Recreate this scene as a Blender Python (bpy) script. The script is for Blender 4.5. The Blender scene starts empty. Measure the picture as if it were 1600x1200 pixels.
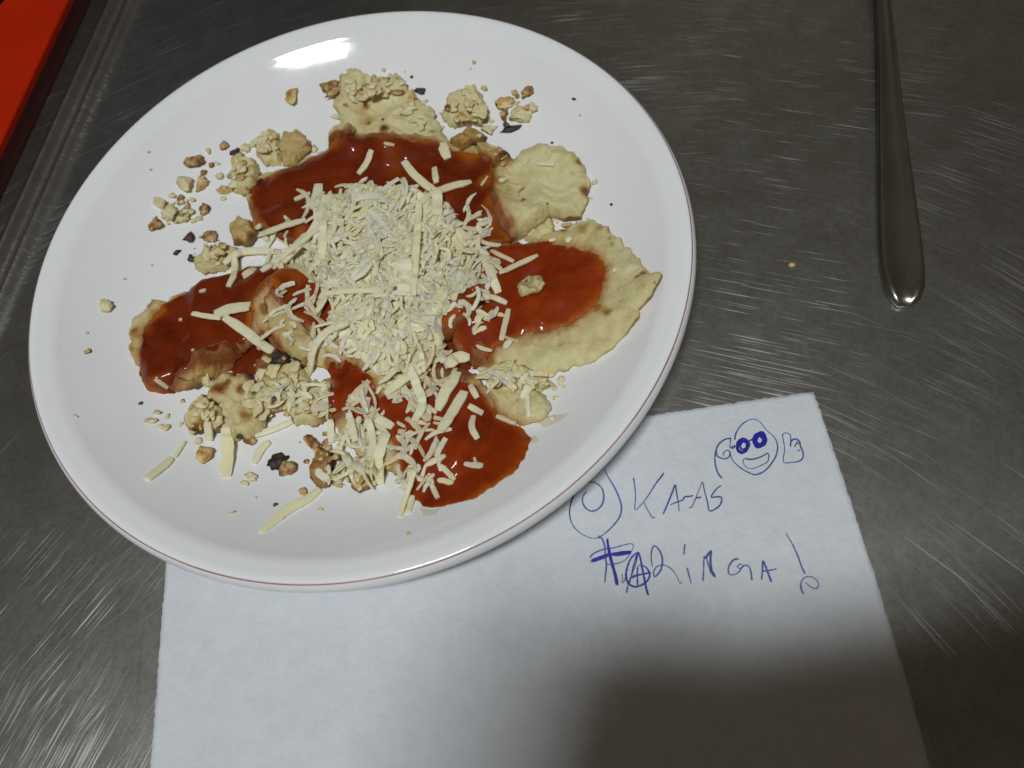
import bpy, math, random
import numpy as np
from mathutils import Vector, Matrix
random.seed(7); rng = np.random.default_rng(7)
scn = bpy.context.scene
COL = scn.collection

# ------------------------------------------------------------------ camera
F = 1400.0                                   # focal length in photo pixels (1600 wide)
CAM = np.array([.09523, -.19281, .30269])
MR = np.array([[.99289, -.05129, -.10741], [0, -.90239, .43093], [-.11903, -.42786, -.89597]])
cd = bpy.data.cameras.new('camera'); cam = bpy.data.objects.new('camera', cd); COL.objects.link(cam)
cd.sensor_width = 36; cd.lens = 36 * F / 1600; cd.clip_start = .01; cd.clip_end = 50
m = Matrix.Identity(4)
for i in range(3):
    m[i][0] = MR[i][0]; m[i][1] = -MR[i][1]; m[i][2] = -MR[i][2]; m[i][3] = CAM[i]
cam.matrix_world = m
cd.dof.use_dof = True; cd.dof.focus_distance = .335; cd.dof.aperture_fstop = 9.0
scn.camera = cam
# ------------------------------------------------------------------ light
w = bpy.data.worlds.new('World'); scn.world = w; w.use_nodes = True
bg = w.node_tree.nodes['Background']
bg.inputs[0].default_value = (1.0, .82, .60, 1); bg.inputs[1].default_value = .062
ld = bpy.data.lights.new('ceiling_lamp', 'AREA'); ld.shape = 'RECTANGLE'; ld.size = .35; ld.size_y = .14
ld.energy = 18.6; ld.color = (.905, .955, 1.0)
lamp = bpy.data.objects.new('ceiling_lamp', ld); COL.objects.link(lamp)
lamp.location = (-.02, -.56, 1.62)
lamp.rotation_euler = (Vector((.03, .0, 0)) - lamp.location).to_track_quat('-Z', 'Y').to_euler()
# added area light standing in for a lit wall, mirrored in the upper steel
gd = bpy.data.lights.new('wall_fill', 'AREA'); gd.shape = 'ELLIPSE'; gd.size = .5; gd.size_y = .4; gd.energy = .11; gd.color = (1., .97, .84)
glow = bpy.data.objects.new('wall_fill', gd); COL.objects.link(glow); glow.location = (.36, 1.3, 1.0)
glow.rotation_euler = (Vector((.1, .1, 0)) - glow.location).to_track_quat('-Z', 'Y').to_euler()
scn.view_settings.view_transform = 'Standard'; scn.view_settings.look = 'None'
scn.view_settings.exposure = 0; scn.view_settings.gamma = 1
scn.render.resolution_x = 1024; scn.render.resolution_y = 768
scn.render.filter_size = 2.4

def at(px, py, z=0.):
    d = MR @ np.array([(px - 800) / F, (py - 600) / F, 1.]); t = (z - CAM[2]) / d[2]
    return CAM + t * d

# ------------------------------------------------------------------ node helpers
def material(name):
    mt = bpy.data.materials.new(name); mt.use_nodes = True
    nt = mt.node_tree; b = nt.nodes['Principled BSDF']
    return mt, nt, b
def N(nt, t, **kw):
    n = nt.nodes.new(t)
    for k, v in kw.items():
        if k.startswith('i_'): n.inputs[k[2:].replace('_', ' ')].default_value = v
        else: setattr(n, k, v)
    return n
def L(nt, a, b): nt.links.new(a, b)
def coords(nt, scale=(1, 1, 1), rot=(0, 0, 0), kind='Object'):
    tc = N(nt, 'ShaderNodeTexCoord'); mp = N(nt, 'ShaderNodeMapping')
    mp.inputs['Scale'].default_value = scale; mp.inputs['Rotation'].default_value = rot
    L(nt, tc.outputs[kind], mp.inputs[0]); return mp.outputs[0]
def noise(nt, vec, scale, detail=3, rough=.5, dist=0.):
    n = N(nt, 'ShaderNodeTexNoise'); L(nt, vec, n.inputs['Vector'])
    n.inputs['Scale'].default_value = scale; n.inputs['Detail'].default_value = detail
    n.inputs['Roughness'].default_value = rough; n.inputs['Distortion'].default_value = dist
    return n.outputs['Fac']
def ramp(nt, fac, stops):
    r = N(nt, 'ShaderNodeValToRGB'); L(nt, fac, r.inputs[0]); e = r.color_ramp.elements
    while len(e) < len(stops): e.new(.5)
    for el, (p, c) in zip(e, stops):
        el.position = p; el.color = c if len(c) == 4 else (*c, 1)
    return r.outputs[0]
def g3(v): return (v, v, v)
def mix(nt, fac, a, b, blend='MIX'):
    n = N(nt, 'ShaderNodeMix', data_type='RGBA', blend_type=blend)
    for s, v in ((0, fac), (6, a), (7, b)):
        if hasattr(v, 'links'): L(nt, v, n.inputs[s])
        else: n.inputs[s].default_value = v if s == 0 or len(v) == 4 else (*v, 1)
    return n.outputs[2]
def math_(nt, op, a, b=0., clamp=False):
    n = N(nt, 'ShaderNodeMath', operation=op, use_clamp=clamp)
    for s, v in ((0, a), (1, b)):
        if hasattr(v, 'links'): L(nt, v, n.inputs[s])
        else: n.inputs[s].default_value = v
    return n.outputs[0]
def bump(nt, b, h, strength, dist):
    n = N(nt, 'ShaderNodeBump'); n.inputs['Strength'].default_value = strength; n.inputs['Distance'].default_value = dist
    L(nt, h, n.inputs['Height']); L(nt, n.outputs[0], b.inputs['Normal']); return n
def attr(nt, name):
    n = N(nt, 'ShaderNodeAttribute'); n.attribute_name = name; return n.outputs['Fac']

# ------------------------------------------------------------------ materials
def steel_sheet():
    """brushed and scratched sheet: every family of scratches scatters light across its own direction only,
    so the lamp draws its glints in rings round its reflection"""
    mt, nt, b = material('scratched_steel')
    v = coords(nt)
    big = noise(nt, v, 9, 4, .6); mid = noise(nt, v, 75, 4, .7); spk = noise(nt, v, 420, 3, .7)
    c = ramp(nt, big, [(.3, (.33, .33, .30)), (.7, (.46, .46, .43))])
    c = mix(nt, ramp(nt, mid, [(.35, g3(.5)), (.65, g3(0))]), c, (.25, .23, .20))
    c = mix(nt, ramp(nt, spk, [(.36, g3(.3)), (.55, g3(0))]), c, (.22, .20, .17))
    b.inputs['Metallic'].default_value = 1; L(nt, c, b.inputs['Base Color']); b.inputs['Roughness'].default_value = .40
    cur = b.outputs[0]; na = 13
    rg = random.Random(5)
    for i in range(na):
        ang = math.pi * (i + .3 * rg.random()) / na
        tc = nt.nodes.new('ShaderNodeTexCoord'); r = N(nt, 'ShaderNodeMapping'); r.inputs['Rotation'].default_value = (0, 0, ang)
        r.inputs['Location'].default_value = (.37 * i, .21 * i, 0)
        s = N(nt, 'ShaderNodeMapping'); s.inputs['Scale'].default_value = (rg.uniform(11, 40), rg.uniform(1500, 3000), 1)
        L(nt, tc.outputs['Object'], r.inputs[0]); L(nt, r.outputs[0], s.inputs[0])
        n = noise(nt, s.outputs[0], 1.0, 1, .5, .1)
        patch = noise(nt, r.outputs[0], 16, 2, .5)
        k = ramp(nt, math_(nt, 'ADD', n, math_(nt, 'MULTIPLY', math_(nt, 'SUBTRACT', patch, .5), .42)), [(.655, g3(0)), (.78, g3(1))])
        t = N(nt, 'ShaderNodeCombineXYZ'); t.inputs[0].default_value = math.cos(ang); t.inputs[1].default_value = -math.sin(ang)
        g = N(nt, 'ShaderNodeBsdfAnisotropic'); g.inputs['Color'].default_value = (.66, .66, .63, 1)
        g.inputs['Roughness'].default_value = .345; g.inputs['Anisotropy'].default_value = .66; L(nt, t.outputs[0], g.inputs['Tangent'])
        mx = N(nt, 'ShaderNodeMixShader'); L(nt, math_(nt, 'MULTIPLY', k, rg.uniform(.10, .27)), mx.inputs[0]); L(nt, cur, mx.inputs[1]); L(nt, g.outputs[0], mx.inputs[2]); cur = mx.outputs[0]
    L(nt, cur, nt.nodes['Material Output'].inputs['Surface'])
    return mt
def porcelain():
    mt, nt, b = material('white_porcelain')
    v = coords(nt)
    c = ramp(nt, noise(nt, v, 12, 4, .6), [(.3, (.86, .86, .84)), (.7, (.90, .90, .88))])
    L(nt, c, b.inputs['Base Color'])
    L(nt, ramp(nt, noise(nt, v, 45, 5, .7), [(.35, g3(.04)), (.75, g3(.12))]), b.inputs['Roughness']); b.inputs['IOR'].default_value = 1.5
    bump(nt, b, noise(nt, v, 22, 2), .12, .002)
    return mt
def paper():
    mt, nt, b = material('paper_towel')
    v = coords(nt)
    c = ramp(nt, noise(nt, v, 160, 5, .7), [(.3, (.63, .65, .665)), (.75, (.70, .72, .735))])
    L(nt, c, b.inputs['Base Color']); b.inputs['Roughness'].default_value = .95
    b.inputs['Specular IOR Level'].default_value = .1
    vo = N(nt, 'ShaderNodeTexVoronoi'); vo.inputs['Scale'].default_value = 420; L(nt, v, vo.inputs['Vector'])
    wv = N(nt, 'ShaderNodeTexVoronoi'); wv.inputs['Scale'].default_value = 15; L(nt, v, wv.inputs['Vector'])
    rings = math_(nt, 'SINE', math_(nt, 'MULTIPLY', wv.outputs['Distance'], 38.))
    h = math_(nt, 'ADD', noise(nt, v, 260, 4, .65), math_(nt, 'MULTIPLY', vo.outputs['Distance'], .35))
    h = math_(nt, 'ADD', h, math_(nt, 'MULTIPLY', rings, .10))
    h = math_(nt, 'ADD', h, math_(nt, 'MULTIPLY', noise(nt, v, 70, 2), .8))
    bump(nt, b, h, .5, .0009)
    return mt
def food():
    mt, nt, b = material('fried_potato_dough')
    v = coords(nt)
    toast = attr(nt, 'toast'); stain = attr(nt, 'stain')
    base = ramp(nt, noise(nt, v, 70, 5, .65), [(.28, (.59, .51, .22)), (.55, (.74, .66, .35)), (.8, (.83, .77, .48))])
    n2 = noise(nt, v, 260, 3, .6)
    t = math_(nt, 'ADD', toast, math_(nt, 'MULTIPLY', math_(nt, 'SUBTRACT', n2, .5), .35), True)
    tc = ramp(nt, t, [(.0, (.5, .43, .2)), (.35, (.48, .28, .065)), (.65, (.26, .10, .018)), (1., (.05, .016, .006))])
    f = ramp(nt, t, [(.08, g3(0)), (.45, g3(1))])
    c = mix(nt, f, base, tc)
    c = mix(nt, ramp(nt, noise(nt, v, 32, 3, .6), [(.52, g3(0)), (.68, g3(.5))]), c, (.58, .47, .17))
    s2 = math_(nt, 'MULTIPLY', stain, math_(nt, 'ADD', n2, .45), True)
    c = mix(nt, ramp(nt, s2, [(.0, g3(0)), (.30, g3(.55)), (.85, g3(.92))]), c, ramp(nt, s2, [(.12, (.50, .33, .085)), (.42, (.42, .17, .022)), (.8, (.24, .055, .006))]))
    L(nt, c, b.inputs['Base Color']); b.inputs['Roughness'].default_value = .5
    b.inputs['Subsurface Weight'].default_value = .35; b.inputs['Subsurface Radius'].default_value = (1, .75, .35)
    b.inputs['Subsurface Scale'].default_value = .0025
    h = math_(nt, 'ADD', noise(nt, v, 420, 4, .7), math_(nt, 'MULTIPLY', noise(nt, v, 120, 3), .8))
    bump(nt, b, h, .7, .0012)
    return mt
def crumb_mat(name, a, bcol, c3, sc=320):
    mt, nt, b = material(name)
    v = coords(nt)
    oi = N(nt, 'ShaderNodeObjectInfo')
    va = N(nt, 'ShaderNodeVectorMath', operation='ADD'); L(nt, v, va.inputs[0]); L(nt, oi.outputs['Random'], va.inputs[1])
    c = ramp(nt, noise(nt, va.outputs[0], sc, 3, .6), [(.36, a), (.56, bcol), (.74, c3)])
    L(nt, c, b.inputs['Base Color']); b.inputs['Roughness'].default_value = .55
    bump(nt, b, noise(nt, v, 900, 3), .5, .0006)
    return mt
def sauce_mat():
    mt, nt, b = material('tomato_sauce')
    v = coords(nt); th = attr(nt, 'toast')           # 'toast' carries the thinness towards the edge
    c = ramp(nt, noise(nt, v, 55, 4, .6), [(.3, (.092, .0080, .0005)), (.7, (.195, .0225, .0009))])
    c = mix(nt, attr(nt, 'stain'), c, (1.75, 1.8, 1.5), 'MULTIPLY') if False else mix(nt, attr(nt, 'stain'), c, ramp(nt, noise(nt, v, 55, 4, .6), [(.3, (.19, .0150, .0009)), (.7, (.33, .0400, .0015))]))
    c = mix(nt, th, c, (.44, .115, .008))
    b.inputs['Specular IOR Level'].default_value = .10
    b.inputs['Coat Weight'].default_value = .30; b.inputs['Coat Roughness'].default_value = .06
    L(nt, c, b.inputs['Base Color'])
    L(nt, math_(nt, 'ADD', math_(nt, 'MULTIPLY', noise(nt, v, 300, 2), .35), .34), b.inputs['Roughness'])
    b.inputs['Subsurface Weight'].default_value = .08; b.inputs['Subsurface Radius'].default_value = (1, .25, .1)
    b.inputs['Subsurface Scale'].default_value = .0015
    h = math_(nt, 'ADD', noise(nt, v, 620, 4, .7), math_(nt, 'MULTIPLY', noise(nt, v, 110, 2), .6))
    bump(nt, b, h, .5, .0008)
    return mt
def cheese_mat():
    mt, nt, b = material('grated_cheese')
    v = coords(nt); tone = attr(nt, 'toast'); stain = attr(nt, 'stain')
    c = mix(nt, tone, (.97, .89, .60), (.96, .82, .40))
    c = mix(nt, math_(nt, 'MULTIPLY', noise(nt, v, 300, 3), .3), c, (.84, .77, .54))
    c = mix(nt, stain, c, (.50, .23, .12))
    L(nt, c, b.inputs['Base Color']); b.inputs['Roughness'].default_value = .55
    b.inputs['Subsurface Weight'].default_value = .6; b.inputs['Subsurface Radius'].default_value = (1, .85, .55)
    b.inputs['Subsurface Scale'].default_value = .003
    bump(nt, b, noise(nt, v, 700, 2), .2, .0004)
    return mt
def plain(name, c, rough=.5, metal=0., bs=0, bd=.0003, var=.0):
    mt, nt, b = material(name); v = coords(nt)
    a = tuple(x * (1 - var) for x in c); d = tuple(x * (1 + var) for x in c)
    L(nt, ramp(nt, noise(nt, v, 40, 4), [(.3, a), (.7, d)]), b.inputs['Base Color'])
    b.inputs['Roughness'].default_value = rough; b.inputs['Metallic'].default_value = metal
    if bs: bump(nt, b, noise(nt, v, bs, 3), .3, bd)
    return mt
M_STEEL = steel_sheet(); M_PORC = porcelain(); M_PAPER = paper(); M_FOOD = food(); M_SAUCE = sauce_mat(); M_CHEESE = cheese_mat()
M_INK = plain('blue_ballpoint_ink', (.06, .075, .30), .5, var=.3)
M_INKD = plain('dense_blue_ink', (.012, .018, .30), .4, var=.2)
M_LINE = plain('faded_maroon_line', (.36, .16, .19), .3, var=.35)
M_CUT = plain('polished_cutlery_steel', (.35, .345, .30), .30, 1., 60, .0004, .15)
M_RED = plain('orange_red_plastic', (.43, .0150, .0003), .75, var=.08, bs=300)
M_RED.node_tree.nodes['Principled BSDF'].inputs['Specular IOR Level'].default_value = .12
M_RED_SHADE = plain('shaded_red_plastic', (.075, .008, .004), .5, var=.1)  # board side in shade: the darkness is put into the colour
M_BLK = plain('black_rubber', (.012, .012, .014), .5)
M_HAIR = plain('dark_hair', (.10, .09, .10), .4)
M_OIL = plain('cooking_oil_smear', (.74, .60, .28), .12, bs=200)
M_OIL.node_tree.nodes['Principled BSDF'].inputs['Alpha'].default_value = .30
CR = {'p': crumb_mat('pale_potato_crumb', (.64, .53, .24), (.78, .69, .40), (.84, .78, .52)),
      't': crumb_mat('golden_crumb', (.72, .62, .32), (.58, .36, .10), (.34, .13, .025)),
      'b': crumb_mat('browned_crumb', (.62, .47, .20), (.30, .11, .022), (.07, .024, .009)),
      'k': crumb_mat('burnt_crumb', (.10, .055, .03), (.022, .016, .012), (.010, .009, .008)),
      'm': crumb_mat('half_burnt_crumb', (.55, .44, .20), (.32, .13, .03), (.03, .015, .01), 330)}

# ------------------------------------------------------------------ object helpers
def mesh_obj(name, verts, faces, mat, parent=None, smooth=True, attrs=None):
    me = bpy.data.meshes.new(name); me.from_pydata([tuple(v) for v in verts], [], faces); me.update()
    if smooth: me.polygons.foreach_set('use_smooth', [True] * len(me.polygons))
    for k, a in (attrs or {}).items():
        at_ = me.attributes.new(k, 'FLOAT', 'POINT'); at_.data.foreach_set('value', np.asarray(a, dtype=np.float32))
    me.materials.append(mat)
    o = bpy.data.objects.new(name, me); COL.objects.link(o)
    if parent: o.parent = parent
    return o
def thing(name, label, cat, loc=(0, 0, 0), group=None):
    o = bpy.data.objects.new(name, None); COL.objects.link(o); o.location = loc; o.empty_display_size = .01
    return tag(o, label, cat, group)
def tag(o, label, cat, group=None):
    o['label'] = label; o['category'] = cat
    if group: o['group'] = group
    return o
def origin_to(o, p):
    p = Vector(p)
    o.data.transform(Matrix.Translation(-p)); o.location = p
def lathe(prof, n=192):
    vs, fs = [], []
    for r, z in prof:
        for k in range(n):
            a = 2 * math.pi * k / n; vs.append((r * math.cos(a), r * math.sin(a), z))
    for i in range(len(prof) - 1):
        for k in range(n):
            k2 = (k + 1) % n; fs.append((i * n + k, i * n + k2, (i + 1) * n + k2, (i + 1) * n + k))
    return vs, fs
def catmull(pts, step):
    P = [np.array(p, float) for p in pts]
    if len(P) < 2: return np.array(P)
    P = [2 * P[0] - P[1]] + P + [2 * P[-1] - P[-2]]; out = []
    for i in range(1, len(P) - 2):
        n = max(1, int(math.ceil(np.linalg.norm(P[i + 1] - P[i]) / step)))
        for k in range(n):
            t = k / n
            out.append(.5 * (2 * P[i] + (P[i + 1] - P[i - 1]) * t + (2 * P[i - 1] - 5 * P[i] + 4 * P[i + 1] - P[i + 2]) * t * t
                             + (3 * P[i] - P[i - 1] - 3 * P[i + 1] + P[i + 2]) * t ** 3))
    out.append(P[-2]); return np.array(out)

# ------------------------------------------------------------------ setting: steel worktop with its pressed bead
a0 = at(193, 0)[:2]; a1 = at(52, 320)[:2]
sd = (a0 - a1) / np.linalg.norm(a0 - a1); td = np.array([sd[1], -sd[0]])
def bead(t): return .0036 * math.exp(-((t + .0047) / .0022) ** 2) + .0036 * math.exp(-((t - .0055) / .0036) ** 2) - .0008 * math.exp(-(t / .0016) ** 2)
ts = [-.6, -.3, -.1, -.03] + [x * .0008 for x in range(-20, 24)] + [.03, .1, .3, .6, .9]
ss = np.linspace(-.8, .6, 15)
vs = []; fs = []
for s in ss:
    for t in ts:
        p = a1 + sd * s + td * t; vs.append((p[0], p[1], bead(t)))
nt_ = len(ts)
for i in range(len(ss) - 1):
    for j in range(nt_ - 1): fs.append((i * nt_ + j, i * nt_ + j + 1, (i + 1) * nt_ + j + 1, (i + 1) * nt_ + j)[::-1])
o = mesh_obj('worktop', vs, fs, M_STEEL); o['kind'] = 'structure'
# orange board on the worktop, top left
tb = thing('plastic_board', 'orange red board with a shaded side lying at the top left corner', 'board', (-.19, .15, 0))
zt = .014
e0 = at(106, 0, zt); e1 = at(-3, 232, zt); dr = (e0 - e1) / np.linalg.norm(e0 - e1); nr = np.array([-dr[1], dr[0], 0])
A = e1 - dr * .10; B = e0 + dr * .16
def slab_box(name, A, B, depth, z0, z1, mat, parent, bev=.0006, out=0.):
    c = [A - nr * out, B - nr * out, B + nr * depth, A + nr * depth]
    vs = []; ins = [(0, z0), (0, z1 - bev), (bev, z1)]
    cc = sum(c) / 4
    for i_, z in ins:
        for p in c:
            d = (cc - p); d = d / np.linalg.norm(d) * i_ * 1.4
            vs.append((p[0] + d[0], p[1] + d[1], z))
    fs = [(3, 2, 1, 0), (8, 9, 10, 11)]
    for k in (0, 4):
        for q in range(4): fs.append((k + q, k + (q + 1) % 4, k + 4 + (q + 1) % 4, k + 4 + q))
    vs = [Vector(v) - parent.location for v in vs]
    return mesh_obj(name, vs, fs, mat, parent, smooth=False)
slab_box('top_panel', A, B, .16, .0105, zt, M_RED, tb)
slab_box('shaded_side', A + nr * .0012, B + nr * .0012, .155, .0006, .0105, M_RED_SHADE, tb)
# dark thing in the extreme corner, on the board
kn = at(-6, 2, zt)
vs, fs = lathe([(.0001, .012), (.0035, .0118), (.0043, .0105), (.0045, .001), (.0040, 0)], 24)
o = mesh_obj('knob', [(x + kn[0], y + kn[1], z + zt + .0003) for x, y, z in vs], fs, M_BLK); origin_to(o, (kn[0], kn[1], zt))
tag(o, 'black rounded end of something at the very top left edge of the photo', 'knob')

# unseen dark blue box added past the far left edge to darken the steel's reflection
def far_box():
    import bmesh
    bx = thing('reflection_box', 'dark blue box added beyond the far left of the worktop for its reflection, out of the frame', 'box', (-.52, .56, 0))
    mb = plain('navy_plastic', (.010, .014, .035), .5)
    for nm, (w_, d_, z0, z1) in (('body', (.80, .24, .0005, .46)), ('lid', (.82, .26, .4603, .49))):
        bm = bmesh.new(); bmesh.ops.create_cube(bm, size=1)
        for v_ in bm.verts: v_.co = Vector((v_.co.x * w_, v_.co.y * d_, (z0 + z1) / 2 + v_.co.z * (z1 - z0)))
        bmesh.ops.bevel(bm, geom=bm.edges[:] + bm.verts[:], offset=.006, segments=3, affect='EDGES')
        vs = [v_.co.copy() for v_ in bm.verts]; fs = [[q.index for q in f_.verts] for f_ in bm.faces]; bm.free()
        mesh_obj(nm, vs, fs, mb, bx)
far_box()
# ------------------------------------------------------------------ cutlery handle
def handle():
    left = [(1350, -160), (1359, -60), (1366, 0), (1369, 80), (1371, 160), (1372, 250), (1373, 340), (1376, 400), (1382, 440), (1392, 462), (1405, 474)]
    right = [(1362, -160), (1377, -60), (1387, 0), (1399, 80), (1410, 160), (1424, 250), (1438, 340), (1446, 400), (1448, 440), (1441, 462), (1426, 474)]
    z = .0035
    Lp = catmull([at(*p, z) for p in left], .003); n = len(Lp)
    Rr = catmull([at(*p, z) for p in right], .003)
    tt = np.linspace(0, 1, 46)
    def rs(P):
        d = np.r_[0, np.cumsum(np.linalg.norm(np.diff(P, axis=0), axis=1))]; d /= d[-1]
        return np.c_[np.interp(tt, d, P[:, 0]), np.interp(tt, d, P[:, 1]), np.interp(tt, d, P[:, 2])]
    Lp = rs(Lp); Rr = rs(Rr)
    prof = [(0, .0006), (.0, .0016), (.03, .0026), (.09, .0031), (.16, .0029), (.27, .0022), (.5, .0019), (.73, .0022), (.84, .0029), (.91, .0031), (.97, .0026), (1, .0016), (1, .0006)]
    vs = []; fs = []; m_ = len(prof)
    for i in range(len(tt)):
        lift = .0125 * max(0, 1 - tt[i]) ** 2.2
        endf = 1 - max(0, (tt[i] - .97) / .03) ** 2 * .55
        for u, h in prof:
            p = Lp[i] * (1 - u) + Rr[i] * u
            hh = h + (0.0008 if tt[i] > .955 and .1 < u < .9 else 0)
            vs.append((p[0], p[1], lift + .0002 + hh * endf))
    for i in range(len(tt) - 1):
        for j in range(m_): fs.append((i * m_ + j, i * m_ + (j + 1) % m_, (i + 1) * m_ + (j + 1) % m_, (i + 1) * m_ + j))
    fs.append(tuple(range(m_))[::-1]); fs.append(tuple((len(tt) - 1) * m_ + k for k in range(m_)))
    o = mesh_obj('cutlery_handle', vs, fs, M_CUT)
    origin_to(o, (.205, -.02, 0))
    return tag(o, 'stainless steel cutlery handle with a rounded end lying on the worktop', 'cutlery')
handle()

# ------------------------------------------------------------------ paper towel with the handwriting
nc = at(1270, 614)[:2]; ncl = np.array([-.0692, -.0822])
dn = np.array([.0091, -.0884]); dn /= np.linalg.norm(dn); dl = np.array([.0068, -.0678]); dl /= np.linalg.norm(dl)
LEN = .225
def nap_xy(u, v):
    a = ncl * (1 - u) + nc * u; d = dl * (1 - u) + dn * u
    p = a + d * v * LEN
    p = p + np.array([1., .1]) * (.0035 * math.sin(math.pi * min(1, v * 1.15)) * u ** 3) * 1
    return p
def nap_z(x, y):
    r = math.hypot(x, y)
    f = min(1, max(0, (r - .09) / .06))
    w_ = math.sin(x * 61 + 1.3 * math.sin(y * 40)) * math.sin(y * 53 + 1.1 * math.sin(x * 37 + 1)) * .5 + .5
    w2 = math.sin(x * 170 + y * 90) * math.sin(y * 140 - x * 60) * .5 + .5
    return .0006 + f * (.0009 * w_ + .0003 * w2)
nu, nv = 150, 140; vs = []; fs = []
for j in range(nv + 1):
    for i in range(nu + 1):
        u = i / nu; v = j / nv
        p = nap_xy(u, v)
        ser = .00007 * (1 if (i + j) % 2 else -1)
        if i in (0, nu): p = p + np.array([ser + rng.normal() * .00012, 0])
        if j in (0, nv): p = p + np.array([0, ser + rng.normal() * .00018])
        edge = max(0, 1 - min(u, 1 - u, v, 1 - v) / .012)
        vs.append((p[0], p[1], nap_z(*p) + edge * .0002))
for j in range(nv):
    for i in range(nu):
        k = j * (nu + 1) + i; fs.append((k, k + nu + 1, k + nu + 2, k + 1))
nap = thing('paper_towel', 'white paper towel with blue handwriting lying under the plate edge', 'paper towel', (.06, -.17, 0))
sh = mesh_obj('sheet', [Vector(v) - nap.location for v in vs], fs, M_PAPER, nap)
so = sh.modifiers.new('thick', 'SOLIDIFY'); so.thickness = .0003; so.offset = -1
W1 = lambda x, y: (1100 + x / 8.889, 640 + y / 8.889)
W2 = lambda x, y: (880 + x / 6.1538, 730 + y / 6.1538)
W3 = lambda x, y: (900 + x / 8., 820 + y / 8.)
W4 = lambda x, y: (1060 + x / 6.6667, 810 + y / 6.6667)
def ink(name, strokes, W, wpx=1.9, mat=M_INK, label=None):
    vs = []; fs = []
    for st in strokes:
        pts = st; wf = 1.
        if isinstance(st, tuple) and isinstance(st[0], float): wf, pts = st
        P = catmull([at(*W(*p), .0012)[:2] for p in pts], .0006)
        n = len(P); b0 = len(vs)
        for i in range(n):
            d = P[min(n - 1, i + 1)] - P[max(0, i - 1)]; d /= (np.linalg.norm(d) + 1e-9); q = np.array([-d[1], d[0]])
            hw = wpx * wf * .000135 * (.75 + .30 * rng.random() + .28 * math.sin(i * .09 + len(st)) ) * (.55 if i in (0, n - 1) else 1)
            for s_ in (-1, 0, 1):
                p = P[i] + q * s_ * hw; vs.append((p[0], p[1], nap_z(*p) + .00011 + (.00006 if s_ == 0 else 0)))
        for i in range(n - 1):
            for s_ in (0, 1):
                k = b0 + i * 3 + s_; fs.append((k, k + 3, k + 4, k + 1))
    o = mesh_obj(name, [Vector(v) - nap.location for v in vs], fs, mat, nap)
    if label: o['label'] = label
    return o
def scribble(cx, cy, rx, ry, ang, n, k):
    pts = []
    for i in range(n):
        a = i * 2 * math.pi / 17.3; r = .72 + .26 * math.sin(i * .31 * k) + .06 * math.sin(i * 1.7)
        x = rx * r * math.cos(a); y = ry * r * math.sin(a); c, s = math.cos(ang), math.sin(ang)
        pts.append((cx + x * c - y * s, cy + x * s + y * c))
    return pts
ink('smiley_drawing', [
    [(425, 430), (440, 340), (500, 240), (580, 170), (680, 135), (770, 170), (830, 240), (880, 300), (960, 370), (1005, 440), (1022, 530), (1000, 640), (950, 730), (880, 820), (800, 880), (710, 908), (620, 880), (520, 825), (430, 750), (375, 670), (365, 590)],
    [(560, 685), (640, 698), (740, 680), (820, 645), (885, 612), (898, 660), (880, 730), (800, 775), (720, 810), (640, 825), (580, 800), (540, 745), (545, 705), (570, 690)],
    [(375, 405), (290, 420), (210, 480), (170, 560), (175, 640), (220, 675), (290, 690), (345, 665), (360, 610), (330, 572), (285, 590), (265, 625), (280, 655)],
    [(165, 560), (150, 650), (155, 760), (180, 860), (215, 920), (255, 958)],
    [(375, 390), (365, 450), (360, 530), (400, 545), (440, 510)], [(370, 540), (430, 500)]], W1, label='smiling round face with raised arm drawn in pen')
ink('scribbled_glasses', [scribble(540, 505, 88, 112, .25, 110, .6), scribble(545, 505, 80, 100, .5, 60, .33), scribble(775, 425, 98, 112, .35, 150, .8), scribble(770, 430, 88, 100, .1, 120, .47), [(620, 440), (670, 420)]], W1, 2.2, M_INKD)
ink('thumb_up_drawing', [[(1120, 330), (1090, 350), (1105, 440), (1120, 560), (1100, 680), (1115, 738), (1200, 735), (1320, 715), (1375, 665), (1375, 590), (1345, 520), (1330, 455), (1290, 410), (1230, 420), (1205, 460), (1200, 520)],
                         [(1090, 345), (1140, 322), (1190, 345), (1205, 400), (1205, 500)], [(1300, 440), (1280, 475), (1255, 520)], [(1330, 470), (1300, 480)], [(1300, 575), (1330, 560)]], W1)
ink('balloon_drawing', [[(395, 20), (430, 90), (490, 190), (540, 300), (560, 390), (545, 470), (490, 550), (420, 620), (350, 670), (285, 685), (200, 655), (120, 595), (75, 520), (60, 430), (75, 340), (110, 250), (170, 180), (215, 140)],
                        [(230, 225), (195, 270), (185, 330), (215, 390), (270, 422), (330, 405), (375, 355), (390, 280), (370, 200), (310, 150), (240, 140), (190, 165)],
                        [(345, 655), (350, 690)], [(360, 670), (385, 710), (400, 770), (405, 850), (415, 950), (405, 1040), (400, 1110)]], W2)
ink('letter', [[(675, 100), (690, 200), (695, 300), (690, 405), (750, 360), (820, 270), (890, 160), (945, 90), (968, 55)], [(775, 335), (800, 390), (840, 460), (860, 485), (885, 480)]], W2)
ink('letter', [[(960, 455), (1010, 340), (1050, 240), (1075, 175), (1090, 250), (1105, 340), (1115, 430)], [(1025, 365), (1090, 340), (1150, 318), (1165, 290), (1210, 285), (1250, 275)]], W2)
ink('letter', [[(1205, 395), (1235, 385), (1270, 310), (1310, 210), (1338, 148), (1360, 240), (1385, 330), (1405, 420), (1460, 405), (1510, 360), (1525, 300), (1490, 285), (1425, 290), (1450, 240), (1490, 195), (1520, 180)], [(1275, 300), (1330, 290)]], W2)
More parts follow.
